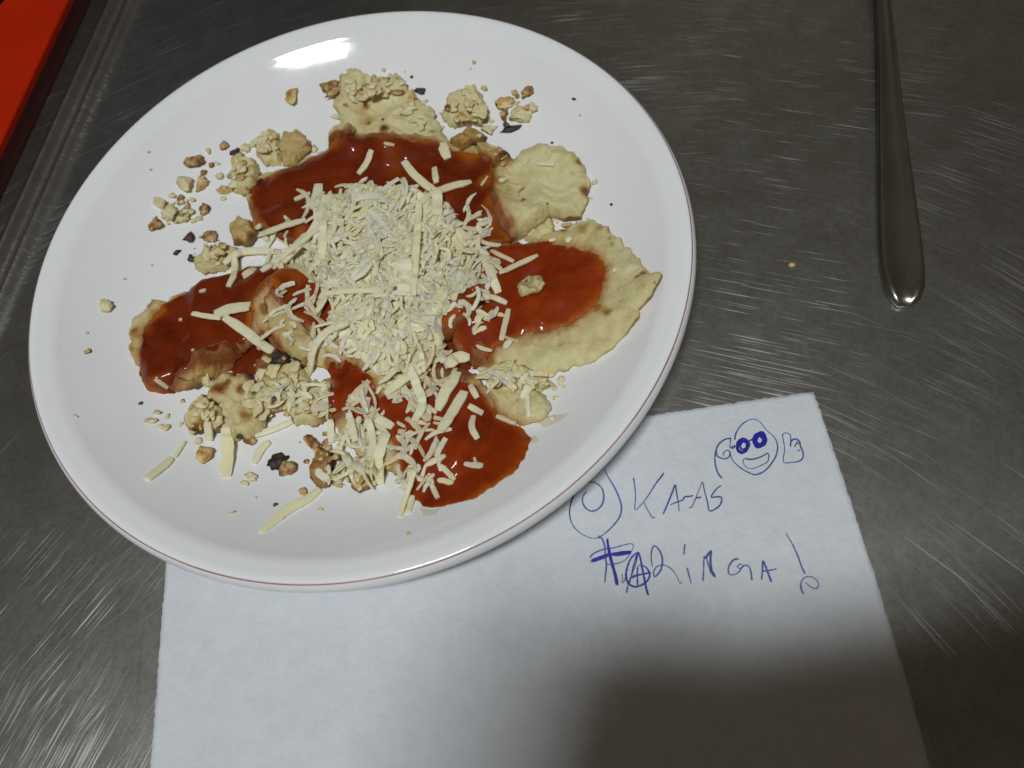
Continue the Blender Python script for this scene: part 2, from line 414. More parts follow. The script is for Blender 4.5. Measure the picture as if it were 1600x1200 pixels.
ink('crossed_letter', [[(395, 170), (400, 260), (420, 380), (460, 520), (500, 650), (520, 755)], [(385, 180), (410, 330), (450, 480), (485, 620), (510, 750)], [(400, 240), (430, 360), (470, 520), (510, 700)],
            [(180, 465), (300, 415), (420, 375), (560, 345), (690, 335)], [(190, 455), (330, 420), (450, 365), (600, 350), (680, 350)], [(185, 445), (300, 400), (420, 365), (500, 380), (690, 345)], [(200, 462), (300, 430), (400, 395)]], W3, 3.2, M_INKD)
ink('letter', [[(175, 420), (200, 375), (280, 330), (370, 300), (480, 285), (600, 250), (690, 235), (718, 260), (700, 320), (650, 400), (590, 455), (500, 485), (400, 495), (370, 480)], [(575, 610), (580, 660), (580, 725), (610, 690), (620, 640)]], W3, 1.8)
ink('letter', [[(630, 850), (660, 720), (720, 560), (760, 430), (775, 340), (800, 400), (820, 500), (850, 650), (880, 800), (905, 880)], [(700, 640), (800, 620), (930, 590)], [(680, 665), (780, 630), (940, 600)], [(775, 340), (700, 400), (650, 500), (625, 620), (650, 720), (720, 770), (800, 760), (880, 710), (920, 640), (900, 560), (840, 510), (770, 510)], [(770, 520), (765, 640), (770, 760)], [(760, 370), (720, 500), (690, 640), (670, 720)]], W3, 2.3, M_INKD)
ink('letter', [[(955, 530), (940, 430), (945, 330), (975, 262), (1030, 300), (1070, 380), (1080, 470), (1060, 560), (1010, 630), (980, 645), (970, 590), (1000, 530), (1060, 505), (1130, 512), (1200, 560), (1260, 640), (1300, 730), (1325, 700)]], W3)
ink('letter', [[(70, 265), (62, 320), (57, 380)], [(90, 510), (110, 590), (135, 685)]], W4, 2.1)
ink('letter', [[(257, 655), (262, 540), (268, 400), (285, 395), (310, 470), (340, 560), (380, 610), (350, 550), (335, 450), (340, 330)], [(275, 420), (345, 330)], [(340, 540), (385, 600)]], W4, 2.5)
ink('letter', [[(630, 425), (580, 430), (530, 490), (520, 560), (550, 590), (610, 575), (650, 530), (672, 490), (640, 475), (612, 510), (650, 520), (690, 490), (730, 500), (755, 560), (765, 650)]], W4, 2.2)
ink('letter', [[(865, 640), (875, 550), (880, 445), (915, 520), (945, 600), (970, 665)], [(875, 550), (930, 545), (1025, 525)]], W4, 2.3)
ink('exclamation_mark', [[(1118, 150), (1190, 270), (1240, 380), (1280, 490), (1320, 580)], [(1305, 790), (1275, 720), (1290, 640), (1350, 605), (1420, 625), (1460, 680), (1440, 730), (1380, 715), (1320, 665)]], W4, 2.0)

# ------------------------------------------------------------------ plate
R0 = .13
def wall(r):                                   # inner surface of the plate
    s = 0; z = 0.0058; n = 60
    ks = [(0, 0), (.069, .0), (.083, .13), (.095, .40), (.105, .58), (.112, .665), (.1165, .73), (.1178, .90), (.1186, .30), (.1215, .34), (.1250, .22), (.127, .05)]
    xs = np.array([k[0] for k in ks]); ys = np.array([k[1] for k in ks])
    g = np.linspace(0, r, n); y = np.interp(g, xs, ys); return z + float(np.sum((y[1:] + y[:-1]) / 2 * np.diff(g)))
PC = np.array([.0007, -.00085]); PU = np.array([.8506, .5260]); PV = np.array([-.5260, .8506])
def oval(v):                                   # the plate is very slightly out of round
    a = v[0] * PU[0] + v[1] * PU[1]; b = v[0] * PV[0] + v[1] * PV[1]; a *= 1.0098; b *= .990
    return (a * PU[0] + b * PV[0], a * PU[1] + b * PV[1], v[2])
plate = thing('dinner_plate', 'round white dinner plate with a thin maroon rim line holding the food', 'plate', (PC[0], PC[1], 0))
rin = list(np.linspace(.0005, .069, 8)) + list(np.linspace(.073, .1255, 50))
prof = [(r, wall(r)) for r in rin]; zr = wall(.1255); RIM = zr
prof += [(.1262, zr), (.1268, zr - .0003), (.1275, zr - .0010), (.1281, zr - .0019), (.1285, zr - .0030), (.1286, zr - .0042), (.1282, zr - .0058), (.1270, zr - .0080), (.1240, zr - .0112), (.118, zr - .0150), (.110, zr - .0185), (.100, 0.0062), (.092, .0046), (.084, .0036), (.0825, .0016), (.0805, .0013), (.0785, .0016), (.077, 0.0026), (.04, 0.0030), (.0005, 0.0030)]
vs, fs = lathe(prof, 256)
mesh_obj('body', [oval(v) for v in vs], [f[::-1] for f in fs], M_PORC, plate)
# hand-painted line on the outer shoulder of the rim: uneven width
vs, fs = [], []; n = 512
for k in range(n):
    a = 2 * math.pi * k / n; wv_ = .00010 + .00012 * (.5 + .5 * math.sin(a * 7 + 2 * math.sin(a * 3))) * (.6 + .4 * rng.random())
    for (r, z) in ((.12695 + wv_ * .75, zr - .00038 - wv_ * .7), (.12670 - wv_ * .2, zr - .00008)):
        vs.append((r * math.cos(a), r * math.sin(a), z))
for k in range(n): a = 2 * k; b_ = 2 * ((k + 1) % n); fs.append((a, b_, b_ + 1, a + 1))
mesh_obj('rim_line', [oval(v) for v in vs], fs, M_LINE, plate)

# ------------------------------------------------------------------ height field of what lies on the plate
NG = 560; CELL = .0005; X0 = -NG * CELL / 2
gx = X0 + (np.arange(NG) + .5) * CELL
GX, GY = np.meshgrid(gx, gx, indexing='ij')
_a = ((GX - PC[0]) * PU[0] + (GY - PC[1]) * PU[1]) / 1.0098; _b = ((GX - PC[0]) * PV[0] + (GY - PC[1]) * PV[1]) / .990
rr = np.hypot(_a, _b); tab_r = np.linspace(0, .2, 400); tab_z = np.array([wall(min(r, .1255)) for r in tab_r])
HM = np.interp(rr, tab_r, tab_z)
fr = np.fft.fftfreq(NG, CELL); FX, FY = np.meshgrid(fr, fr, indexing='ij'); F2 = FX ** 2 + FY ** 2
def blur(a, s): return np.real(np.fft.ifft2(np.fft.fft2(a) * np.exp(-2 * (math.pi * s) ** 2 * F2)))
def nfield(s):
    a = blur(rng.normal(size=(NG, NG)), s); return a / a.std()
NF = [nfield(.0006), nfield(.0012), nfield(.0025), nfield(.006)]
def samp(A, x, y):
    x = np.asarray(x); y = np.asarray(y)
    u = np.clip((x - X0) / CELL - .5, 0, NG - 1.001); v = np.clip((y - X0) / CELL - .5, 0, NG - 1.001)
    i = u.astype(int); j = v.astype(int); a = u - i; b = v - j
    return A[i, j] * (1 - a) * (1 - b) + A[i + 1, j] * a * (1 - b) + A[i, j + 1] * (1 - a) * b + A[i + 1, j + 1] * a * b
def on(px, py, lift=0.):
    z = .006
    for _ in range(6):
        p = at(px, py, z); z = .5 * z + .5 * (float(samp(HM, p[0], p[1])) + lift)
    p = at(px, py, z); p[2] = z; return p
STAIN = np.zeros((NG, NG)); RAW = np.zeros((NG, NG))
def star(poly, jag, seed):
    P = np.array(poly); x, y = P[:, 0], P[:, 1]; x2, y2 = np.roll(x, -1), np.roll(y, -1)
    cr = x * y2 - x2 * y; A = cr.sum() / 2; c = np.array([((x + x2) * cr).sum(), ((y + y2) * cr).sum()]) / (6 * A)
    na = 240; th = np.arange(na) * 2 * math.pi / na; R = np.zeros(na)
    for i, t in enumerate(th):
        d = np.array([math.cos(t), math.sin(t)])
        for k in range(len(P)):
            a = P[k] - c; e = P[(k + 1) % len(P)] - P[k]; den = d[0] * e[1] - d[1] * e[0]
            if abs(den) < 1e-12: continue
            s = (a[0] * e[1] - a[1] * e[0]) / den; u = (a[0] * d[1] - a[1] * d[0]) / den
            if s > 0 and -1e-6 <= u <= 1 + 1e-6: R[i] = max(R[i], s)
    jag = min(jag, R.mean() * .085); rg = np.random.default_rng(seed); j = np.zeros(na)
    per = 2 * math.pi * R.mean()
    for f_, am in ((max(3, int(per / .009)), .9), (max(5, int(per / .0048)), .55), (max(7, min(60, int(per / .0026))), .32), (max(9, min(75, int(per / .0016))), .22)):
        j += am * np.sin(th * f_ + rg.random() * 6.28) * np.sin(th * int(f_ * .37 + 1) + rg.random() * 6.28)
    return c, th, np.maximum(R, .0004) + jag * j
def rs_ang(th, R, a):
    return np.interp(np.mod(a, 2 * math.pi), np.r_[th, 2 * math.pi], np.r_[R, R[0]])
def blob(name, poly_px, thick, jag, seed, mat, label, cat, group=None, kind='slab', sm=.003, toast=None, rise=0., edge=.25, stf=1., spots=()):
    """a piece of food: irregular outline, domed top, rough side, laid on whatever is already on the plate"""
    global HM
    pc = np.mean(np.array(poly_px), axis=0); zc = float(on(*pc)[2])
    poly = [at(p[0], p[1], .5 * zc + .5 * float(on(*p)[2]) + thick * .75)[:2] for p in poly_px]
    c, th, R = star(poly, jag, seed)
    zb = np.maximum(blur(HM, sm), HM - .0015) + rise if kind == 'slab' else blur(HM, sm)
    d = np.hypot(GX - c[0], GY - c[1]); an = np.arctan2(GY - c[1], GX - c[0]); T = d / rs_ang(th, R, an)
    if kind == 'slab':
        pf = lambda t, dd: thick * (1 - np.clip((t - (1 - edge)) / edge, 0, 1) ** 2.2 * .55)
        rg_ = .00022 + (.0004 if R.mean() < .0075 else 0); nz = NF[3] * .0007 + NF[2] * .0004 + NF[1] * (rg_ + .0001) + NF[0] * .00012
    else:
        pf = lambda t, dd: thick * np.clip(1 - t ** 4, 0, 1) ** .8 + .00012
        nz = NF[2] * .00009 + NF[1] * .00006 + NF[3] * .00015
    top = zb + pf(T, 0) + nz; msk = T < 1
    ringt = [0., .08] + list(np.linspace(.16, .80, 14)) + [.85, .89, .925, .955, .98, 1.0]
    vs = []; fs = []; ta = []; stn = []
    na = len(th); ux, uy = np.cos(th), np.sin(th)
    rg = np.random.default_rng(seed + 50)
    rings = []
    for t in ringt:
        x = c[0] + ux * R * t; y = c[1] + uy * R * t
        z = samp(zb, x, y) + pf(np.full(na, t), 0) + samp(nz, x, y)
        rings.append((x, y, z, t))
    xe, ye, ze, _ = rings[-1]; zl = samp(HM, xe, ye)
    if kind == 'slab':
        jj = rg.normal(size=na) * .0001; jj = sum(np.roll(jj, q_) for q_ in range(5)) * .9
        h = np.maximum(ze - zl, .0004)
        for f_, o_ in ((.72, .00035), (.42, .0003), (.12, -.0001)):
            k_ = o_ + jj * f_ + samp(NF[1], xe + f_ * .02, ye) * .00012
            rings.append((xe + ux * k_, ye + uy * k_, zl + h * f_, 1.02))
        rings.append((c[0] + ux * R * .96, c[1] + uy * R * .96, zl - .0008, 1.02))
    else:
        rings.append((c[0] + ux * (R + .00012), c[1] + uy * (R + .00012), zl - .0006, 1.02))
    nr_ = len(rings)
    SP = [(at(q[0], q[1], zc + thick)[:2], q[2] * .000236) for q in spots]
    for (x, y, z, t) in rings:
        for k in range(na): vs.append((x[k], y[k], z[k]))
        if kind == 'slab':
            n1 = samp(NF[3], x + .01, y - .02) * .5 + samp(NF[2], x, y) * .35
            b0 = (toast or .0) + np.clip(n1 - .6, 0, 1) * (.45 + 1.2 * (toast or 0)) + (np.clip((t - .86) / .16, 0, 1) * (.05 + .9 * (toast or 0)) * np.clip(1 + samp(NF[3], x, y), 0, 2) if t > .86 else 0) + (.30 + .18 * samp(NF[2], x, y) if t > 1.01 else 0) + np.clip(samp(NF[1], x, y + .03) - 1.6, 0, 1) * .5  # side rings: browned underside, plus edge shade put into the toast value
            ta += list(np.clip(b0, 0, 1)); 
            for (sc_, sr_) in SP: ta[-na:] = list(np.clip(np.array(ta[-na:]) + .62 * np.exp(-((x - sc_[0]) ** 2 + (y - sc_[1]) ** 2) / (2 * (sr_ * .62) ** 2)) * (1 + .3 * samp(NF[1], x, y)), 0, 1))
            s_ = samp(STAIN, x, y); stn += list(np.clip(s_, 0, 1) * stf)
        else:
            ta += list(np.clip(np.clip((t - .86 + .05 * samp(NF[2], x, y)) / .16, 0, 1) ** 1.6 * .85 + np.clip(samp(NF[3], x, y) - .9, 0, 1) * .3, 0, 1)); stn += [stf] * na
    for i in range(nr_ - 1):
        for k in range(na):
            k2 = (k + 1) % na; fs.append((i * na + k, (i + 1) * na + k, (i + 1) * na + k2, i * na + k2))
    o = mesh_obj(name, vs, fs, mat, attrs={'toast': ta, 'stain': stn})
    HM = np.where(msk, np.maximum(HM, top), HM)
    origin_to(o, (c[0], c[1], zc)); tag(o, label, cat, group)
    return o
# sauce outlines first, so that the dough under them can be stained
SAUCE = {
 'A': [(545, 207), (600, 217), (640, 224), (685, 222), (720, 233), (765, 238), (770, 270), (772, 300), (783, 330), (796, 352), (790, 372), (750, 372), (700, 385), (600, 410), (500, 390), (430, 362), (393, 342), (380, 302), (402, 275), (450, 256), (505, 238), (520, 220)],
 'C': [(735, 378), (800, 372), (860, 370), (900, 384), (935, 402), (947, 428), (942, 455), (925, 485), (893, 506), (860, 514), (820, 518), (790, 532), (755, 555), (720, 560), (705, 520), (730, 470), (745, 420)],
 'D': [(252, 474), (300, 440), (350, 420), (405, 411), (432, 418), (425, 450), (398, 480), (388, 520), (372, 545), (335, 560), (296, 572), (262, 583), (268, 604), (244, 612), (224, 604), (214, 582), (217, 545), (226, 508)],
 'E': [(430, 420), (520, 400), (640, 420), (740, 430), (745, 480), (700, 510), (640, 520), (560, 530), (470, 500), (430, 470)],
 'F': [(640, 590), (700, 585), (745, 600), (762, 625), (785, 650), (815, 664), (829, 682), (826, 702), (810, 732), (780, 756), (745, 778), (712, 790), (672, 793), (643, 778), (628, 745), (620, 700), (600, 660), (590, 620)],
 'H': [(650, 560), (690, 480), (735, 450), (765, 470), (760, 520), (735, 575), (690, 600), (650, 600)],
 'I': [(345, 566), (372, 528), (415, 512), (440, 540), (432, 572), (398, 584), (365, 582)],
 'G': [(500, 560), (540, 556), (580, 590), (600, 640), (560, 655), (530, 640), (500, 650), (490, 630), (520, 600)],
}
for k, pl in SAUCE.items():
    c, th, R = star([at(p[0], p[1], .014)[:2] for p in pl], 0, 1)
    T = np.hypot(GX - c[0], GY - c[1]) / rs_ang(th, R, np.arctan2(GY - c[1], GX - c[0]))
    RAW = np.maximum(RAW, (T < 1).astype(float))
STAIN = np.clip(blur(RAW, .0016) * .95 + blur(RAW, .0042) * .75, 0, 1)

SG = 'sauced dough pieces piled on the plate'
DG = 'flat piece of pan fried potato dough '
for k_, lb_ in (('H', 'dark sauce in the deep gap between the middle and the large right dough piece'), ('I', 'dark brown sauce in the gap right of the leftmost dough piece')):
    blob('sauce_pool', SAUCE[k_], .0018, .0003, 70, M_SAUCE, lb_, 'tomato sauce', kind='sauce', sm=.001, stf=0.)
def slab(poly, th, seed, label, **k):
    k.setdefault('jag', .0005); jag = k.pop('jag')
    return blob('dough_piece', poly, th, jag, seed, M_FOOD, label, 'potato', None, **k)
slab([(520, 160), (536, 124), (556, 112), (576, 122), (600, 120), (624, 116), (637, 138), (650, 150), (672, 166), (686, 190), (697, 215), (690, 240), (600, 262), (520, 240), (512, 205), (535, 185)], .0055, 1, 'crumbly pale dough piece sticking out above the upper sauce pool, near the light reflection', jag=.0009, toast=.04, spots=((528, 132, 10), (600, 200, 12), (572, 165, 6), (676, 214, 9)))
slab([(688, 172), (700, 150), (722, 138), (742, 132), (752, 150), (758, 172), (750, 188), (720, 186), (700, 188)], .0045, 2, 'pale ragged dough flake right of the crumbly top piece', jag=.0009)
slab([(380, 300), (402, 270), (450, 250), (505, 230), (545, 203), (610, 212), (690, 216), (745, 222), (772, 236), (790, 250), (800, 300), (806, 345), (795, 372), (740, 380), (600, 415), (500, 395), (440, 365), (395, 350)], .0062, 3, 'wide dough piece under the upper sauce pool, top of the pile', jag=.0005, toast=.1)
slab([(806, 362), (818, 345), (838, 332), (862, 334), (866, 362), (850, 374), (820, 372)], .003, 4, 'small pale dough wedge in the gap between the two right dough pieces')
slab([(770, 262), (785, 246), (802, 247), (814, 228), (842, 222), (880, 233), (906, 252), (920, 282), (916, 312), (906, 334), (880, 336), (862, 330), (842, 342), (822, 356), (800, 366), (780, 352), (768, 310)], .0068, 5, 'rounded pale dough piece without sauce at the upper right of the pile', jag=.0004, toast=.03, spots=((915, 300, 12), (905, 262, 9), (800, 352, 8), (818, 318, 5)))
slab([(700, 500), (730, 430), (760, 385), (830, 372), (866, 356), (900, 346), (926, 342), (946, 354), (962, 374), (985, 394), (1001, 420), (1014, 436), (1031, 440), (1022, 466), (1000, 492), (985, 517), (960, 542), (925, 565), (896, 567), (872, 576), (850, 584), (826, 586), (800, 580), (764, 574), (735, 560), (712, 540)], .0062, 6, 'large dough piece with a pointed right tip and sauce on its left half', jag=.0006, toast=.02, spots=((912, 358, 12), (935, 360, 7), (880, 352, 9), (1018, 442, 4), (760, 560, 14), (950, 500, 6)))
slab([(199, 520), (203, 497), (219, 487), (234, 463), (252, 467), (290, 444), (340, 424), (400, 408), (445, 404), (462, 440), (440, 480), (412, 520), (375, 546), (345, 566), (320, 590), (290, 603), (252, 606), (226, 598), (215, 570), (203, 548)], .0065, 7, 'leftmost dough piece, browned at its left edge and covered by red sauce', jag=.0006, toast=.22, spots=((232, 470, 10), (212, 520, 9), (300, 595, 14), (340, 560, 12)))
slab([(400, 470), (430, 430), (500, 410), (560, 405), (640, 410), (740, 420), (760, 460), (735, 500), (700, 530), (640, 560), (560, 575), (480, 565), (440, 550), (405, 515)], .006, 8, 'dough piece in the middle of the pile under the grated cheese', toast=.12, rise=.001)
slab([(415, 470), (430, 452), (448, 470), (470, 500), (490, 530), (490, 560), (462, 560), (438, 545), (420, 520)], .004, 9, 'golden curled dough edge left of the cheese heap', toast=.25)
slab([(500, 590), (560, 560), (660, 555), (740, 580), (770, 620), (760, 680), (720, 740), (660, 760), (620, 740), (560, 710), (520, 660)], .0052, 10, 'lower dough piece under cheese between the burnt lumps and the lower sauce pool', toast=.1, jag=.0007)
slab([(766, 612), (790, 600), (830, 604), (852, 618), (862, 636), (852, 652), (822, 660), (796, 657), (775, 644)], .0048, 11, 'small rounded dough piece at the lower right beside the lower sauce pool')
slab([(322, 596), (350, 580), (385, 580), (400, 600), (408, 640), (408, 665), (385, 680), (352, 680), (335, 660), (318, 630)], .007, 12, 'thick dough lump with two golden brown patches below the leftmost piece', toast=.10, jag=.0007, spots=((344, 606, 15), (376, 608, 12), (386, 646, 17)))
slab([(290, 640), (300, 625), (320, 620), (345, 640), (345, 668), (315, 675), (292, 668), (285, 655)], .0045, 13, 'pale ragged dough bit left of the thick golden lump', toast=.12, jag=.0009)
slab([(398, 560), (430, 545), (470, 572), (482, 590), (460, 612), (440, 635), (410, 642), (398, 610)], .0055, 14, 'translucent yellowish dough piece right of the thick golden lump', toast=.05, spots=((432, 566, 10), (455, 590, 9)))
slab([(452, 600), (490, 590), (520, 610), (520, 650), (490, 662), (455, 655), (440, 630)], .004, 15, 'pale dough crumble between the yellowish piece and the lower sauce', jag=.001)
slab([(484, 712), (500, 698), (518, 706), (516, 735), (510, 756), (495, 758), (482, 742)], .006, 16, 'brown crusted dough lump right of the burnt crumb', toast=.5, jag=.0008)
slab([(545, 728), (562, 724), (582, 738), (580, 758), (562, 770), (548, 758)], .004, 17, 'golden dough chip at the lower edge of the pile', toast=.3, jag=.0008)
slab([(434, 222), (440, 200), (462, 196), (478, 212), (484, 226), (470, 236), (460, 250), (436, 250)], .0055, 18, 'golden browned dough lump above the left end of the upper sauce', toast=.33, jag=.0008)
slab([(400, 215), (412, 200), (430, 202), (436, 225), (432, 248), (412, 250), (398, 236)], .0045, 19, 'pale dough lump left of the golden browned lump', jag=.0008)
slab([(512, 208), (522, 198), (545, 190), (552, 205), (535, 225), (516, 228)], .005, 20, 'small tan dough chip with a dark edge above the upper sauce', toast=.22, jag=.0006)
slab([(357, 262), (375, 245), (395, 245), (402, 262), (398, 285), (385, 300), (362, 292)], .005, 21, 'pale dough lump at the left end of the upper sauce', toast=.07, jag=.0008)
slab([(356, 350), (372, 338), (392, 345), (400, 362), (385, 380), (364, 376)], .005, 22, 'orange toasted dough lump above the leftmost piece', toast=.35, jag=.0008)
slab([(298, 402), (318, 385), (345, 378), (372, 385), (366, 402), (345, 418), (318, 422), (302, 414)], .0045, 23, 'pale crumbly dough heap above the leftmost sauced piece', toast=.14, jag=.0011)
slab([(745, 228), (760, 220), (785, 232), (796, 248), (780, 262), (755, 250)], .005, 24, 'toasted dough corner between the upper sauce and the right rounded piece', toast=.25, jag=.0006)
slab([(705, 222), (722, 205), (745, 196), (757, 208), (748, 224), (722, 234)], .005, 25, 'brown orange dough chip above the right end of the upper sauce', toast=.42, jag=.0006)
slab([(760, 574), (800, 568), (850, 586), (862, 600), (840, 612), (790, 606), (762, 596)], .003, 26, 'pale crumble between the large right piece and the small rounded one', jag=.0013)

def sauce(k, th, seed, label, sm=.0011):
    return blob('sauce_pool', SAUCE[k], th, .0005, seed, M_SAUCE, label, 'tomato sauce', None, kind='sauce', sm=sm, stf={'C': .9, 'F': .8, 'G': .8, 'A': .12, 'E': .6, 'D': .15}[k])
sauce('A', .0013, 31, 'red tomato sauce spread over the upper dough piece')
sauce('C', .0013, 32, 'red tomato sauce on the large dough piece with the pointed right tip')
sauce('D', .0013, 33, 'red tomato sauce covering the leftmost dough piece')
sauce('E', .001, 34, 'tomato sauce under the cheese heap in the middle of the pile')
sauce('F', .0022, 35, 'glossy pool of tomato sauce at the lower right of the pile')
sauce('G', .001, 36, 'tomato sauce showing between cheese shreds at the lower left of the heap')
# bare dough showing through the sauce
slab([(808, 442), (825, 428), (845, 432), (852, 446), (838, 460), (815, 462)], .0020, 41, 'yellowish dough hump poking through the sauce on the right piece', toast=.12, sm=.0008, stf=.10, jag=.0002, rise=.0014)
slab([(735, 540), (752, 532), (765, 545), (755, 565), (738, 568)], .0012, 42, 'sauce stained dough bit at the left edge of the large right piece', toast=.3, sm=.0008)
slab([(322, 540), (350, 534), (372, 545), (356, 566), (325, 580), (290, 590), (270, 584), (290, 568)], .0011, 43, 'browned dough edge at the lower right of the leftmost sauced piece', toast=.38, sm=.0008)

# oil smears next to the lower pool
for pl, lb in (([(835, 655), (862, 648), (893, 646), (878, 660), (850, 667)], 'yellow oil smear on the plate right of the small rounded dough piece'),
               ([(655, 792), (672, 796), (690, 794), (682, 806), (662, 806)], 'yellow oil smear below the lower sauce pool'),
               ([(828, 682), (838, 680), (842, 690), (832, 694), (828, 690)], 'short oil streak at the right edge of the lower sauce pool')):
    blob('oil_smear', pl, .0003, .0002, 60, M_OIL, lb, 'oil', kind='sauce', sm=.0005)

# ------------------------------------------------------------------ crumbs
_ico = None
def ico(sub):
    import bmesh
    bm = bmesh.new(); bmesh.ops.create_icosphere(bm, subdivisions=sub, radius=1)
    v = [np.array(x.co) for x in bm.verts]; f = [[q.index for q in x.verts] for x in bm.faces]; bm.free(); return v, f
ICO = {1: ico(1), 2: ico(2), 3: ico(3)}
from mathutils import noise as mn
DUST = {k: ([], []) for k in 'ptbkm'}
def crumb(px, py, rx, ry, kind, label=None, rot=None, lift=0., group=None, hf=.6, piece=False, join=False):
    sub = 1 if max(rx, ry) < 4 else (2 if max(rx, ry) < 9 else 3)
    v, f = ICO[sub]; s = .000236
    a = rx * s; b = ry * s; h = hf * math.sqrt(a * b) * (.8 + .4 * random.random())
    p = on(px, py, h * .6); z0 = float(samp(HM, p[0], p[1])) + lift
    rot = random.uniform(-.4, .4) if rot is None else rot
    off = Vector((random.random() * 50, random.random() * 50, 0)); out = []; cuts = []
    for _ in range(6):
        pn = rng.normal(size=3); pn /= np.linalg.norm(pn); cuts.append((pn, random.uniform(.35, .75)))
    a *= 1.25; b *= 1.25
    for q in v:
        q = q.copy()
        for pn, pd in cuts:
            e_ = q @ pn - pd
            if e_ > 0: q = q - pn * e_
        d = 1 + .30 * mn.noise(Vector(q) * 1.5 + off) + .22 * mn.noise(Vector(q) * 3.6 + off) + .16 * mn.noise(Vector(q) * 8 + off)
        x, y, z = q[0] * a * d, q[1] * b * d, max(q[2], -.75) * h * d
        out.append((x * math.cos(rot) - y * math.sin(rot), x * math.sin(rot) + y * math.cos(rot), z))
    if join:
        D = DUST[kind]; b_ = len(D[0]); D[0].extend((q[0] + p[0], q[1] + p[1], q[2] + z0 + h * .55) for q in out); D[1].extend([k_ + b_ for k_ in q] for q in f); return
    o = mesh_obj('crumb', out, f, CR[kind], smooth=sub > 1)
    o.location = (p[0], p[1], z0 + h * .55)
    names = {'p': 'tiny pale crumb scattered on the white plate', 't': 'tiny golden crumb scattered on the white plate', 'b': 'tiny brown crumb scattered on the white plate', 'k': 'tiny burnt black speck scattered on the white plate', 'm': 'small half burnt crumb scattered on the white plate'}
    if piece: tag(o, {'p': 'pale ragged bit of mashed dough among the broken edges of the pile', 't': 'golden ragged bit of mashed dough among the broken edges of the pile', 'b': 'brown ragged bit of mashed dough among the broken edges of the pile'}[kind], 'crumb', 'ragged bits of mashed dough, ' + {'p': 'pale', 't': 'golden', 'b': 'brown'}[kind])
    elif label: tag(o, label, 'crumb', group)
    else: tag(o, names[kind], 'crumb', 'small ' + {'p': 'pale', 't': 'golden', 'b': 'brown', 'k': 'black', 'm': 'half burnt'}[kind] + ' crumbs around the food')
    # what lies there is now a little higher
    r_ = max(a, b); i0 = int((p[0] - X0) / CELL); j0 = int((p[1] - X0) / CELL); k_ = int(r_ / CELL)
    sl = (slice(max(0, i0 - k_), i0 + k_ + 1), slice(max(0, j0 - k_), j0 + k_ + 1))
    m_ = np.hypot(GX[sl] - p[0], GY[sl] - p[1]) < r_ * .8
    HM[sl] = np.where(m_, np.maximum(HM[sl], z0 + h * 1.1), HM[sl])
    return o
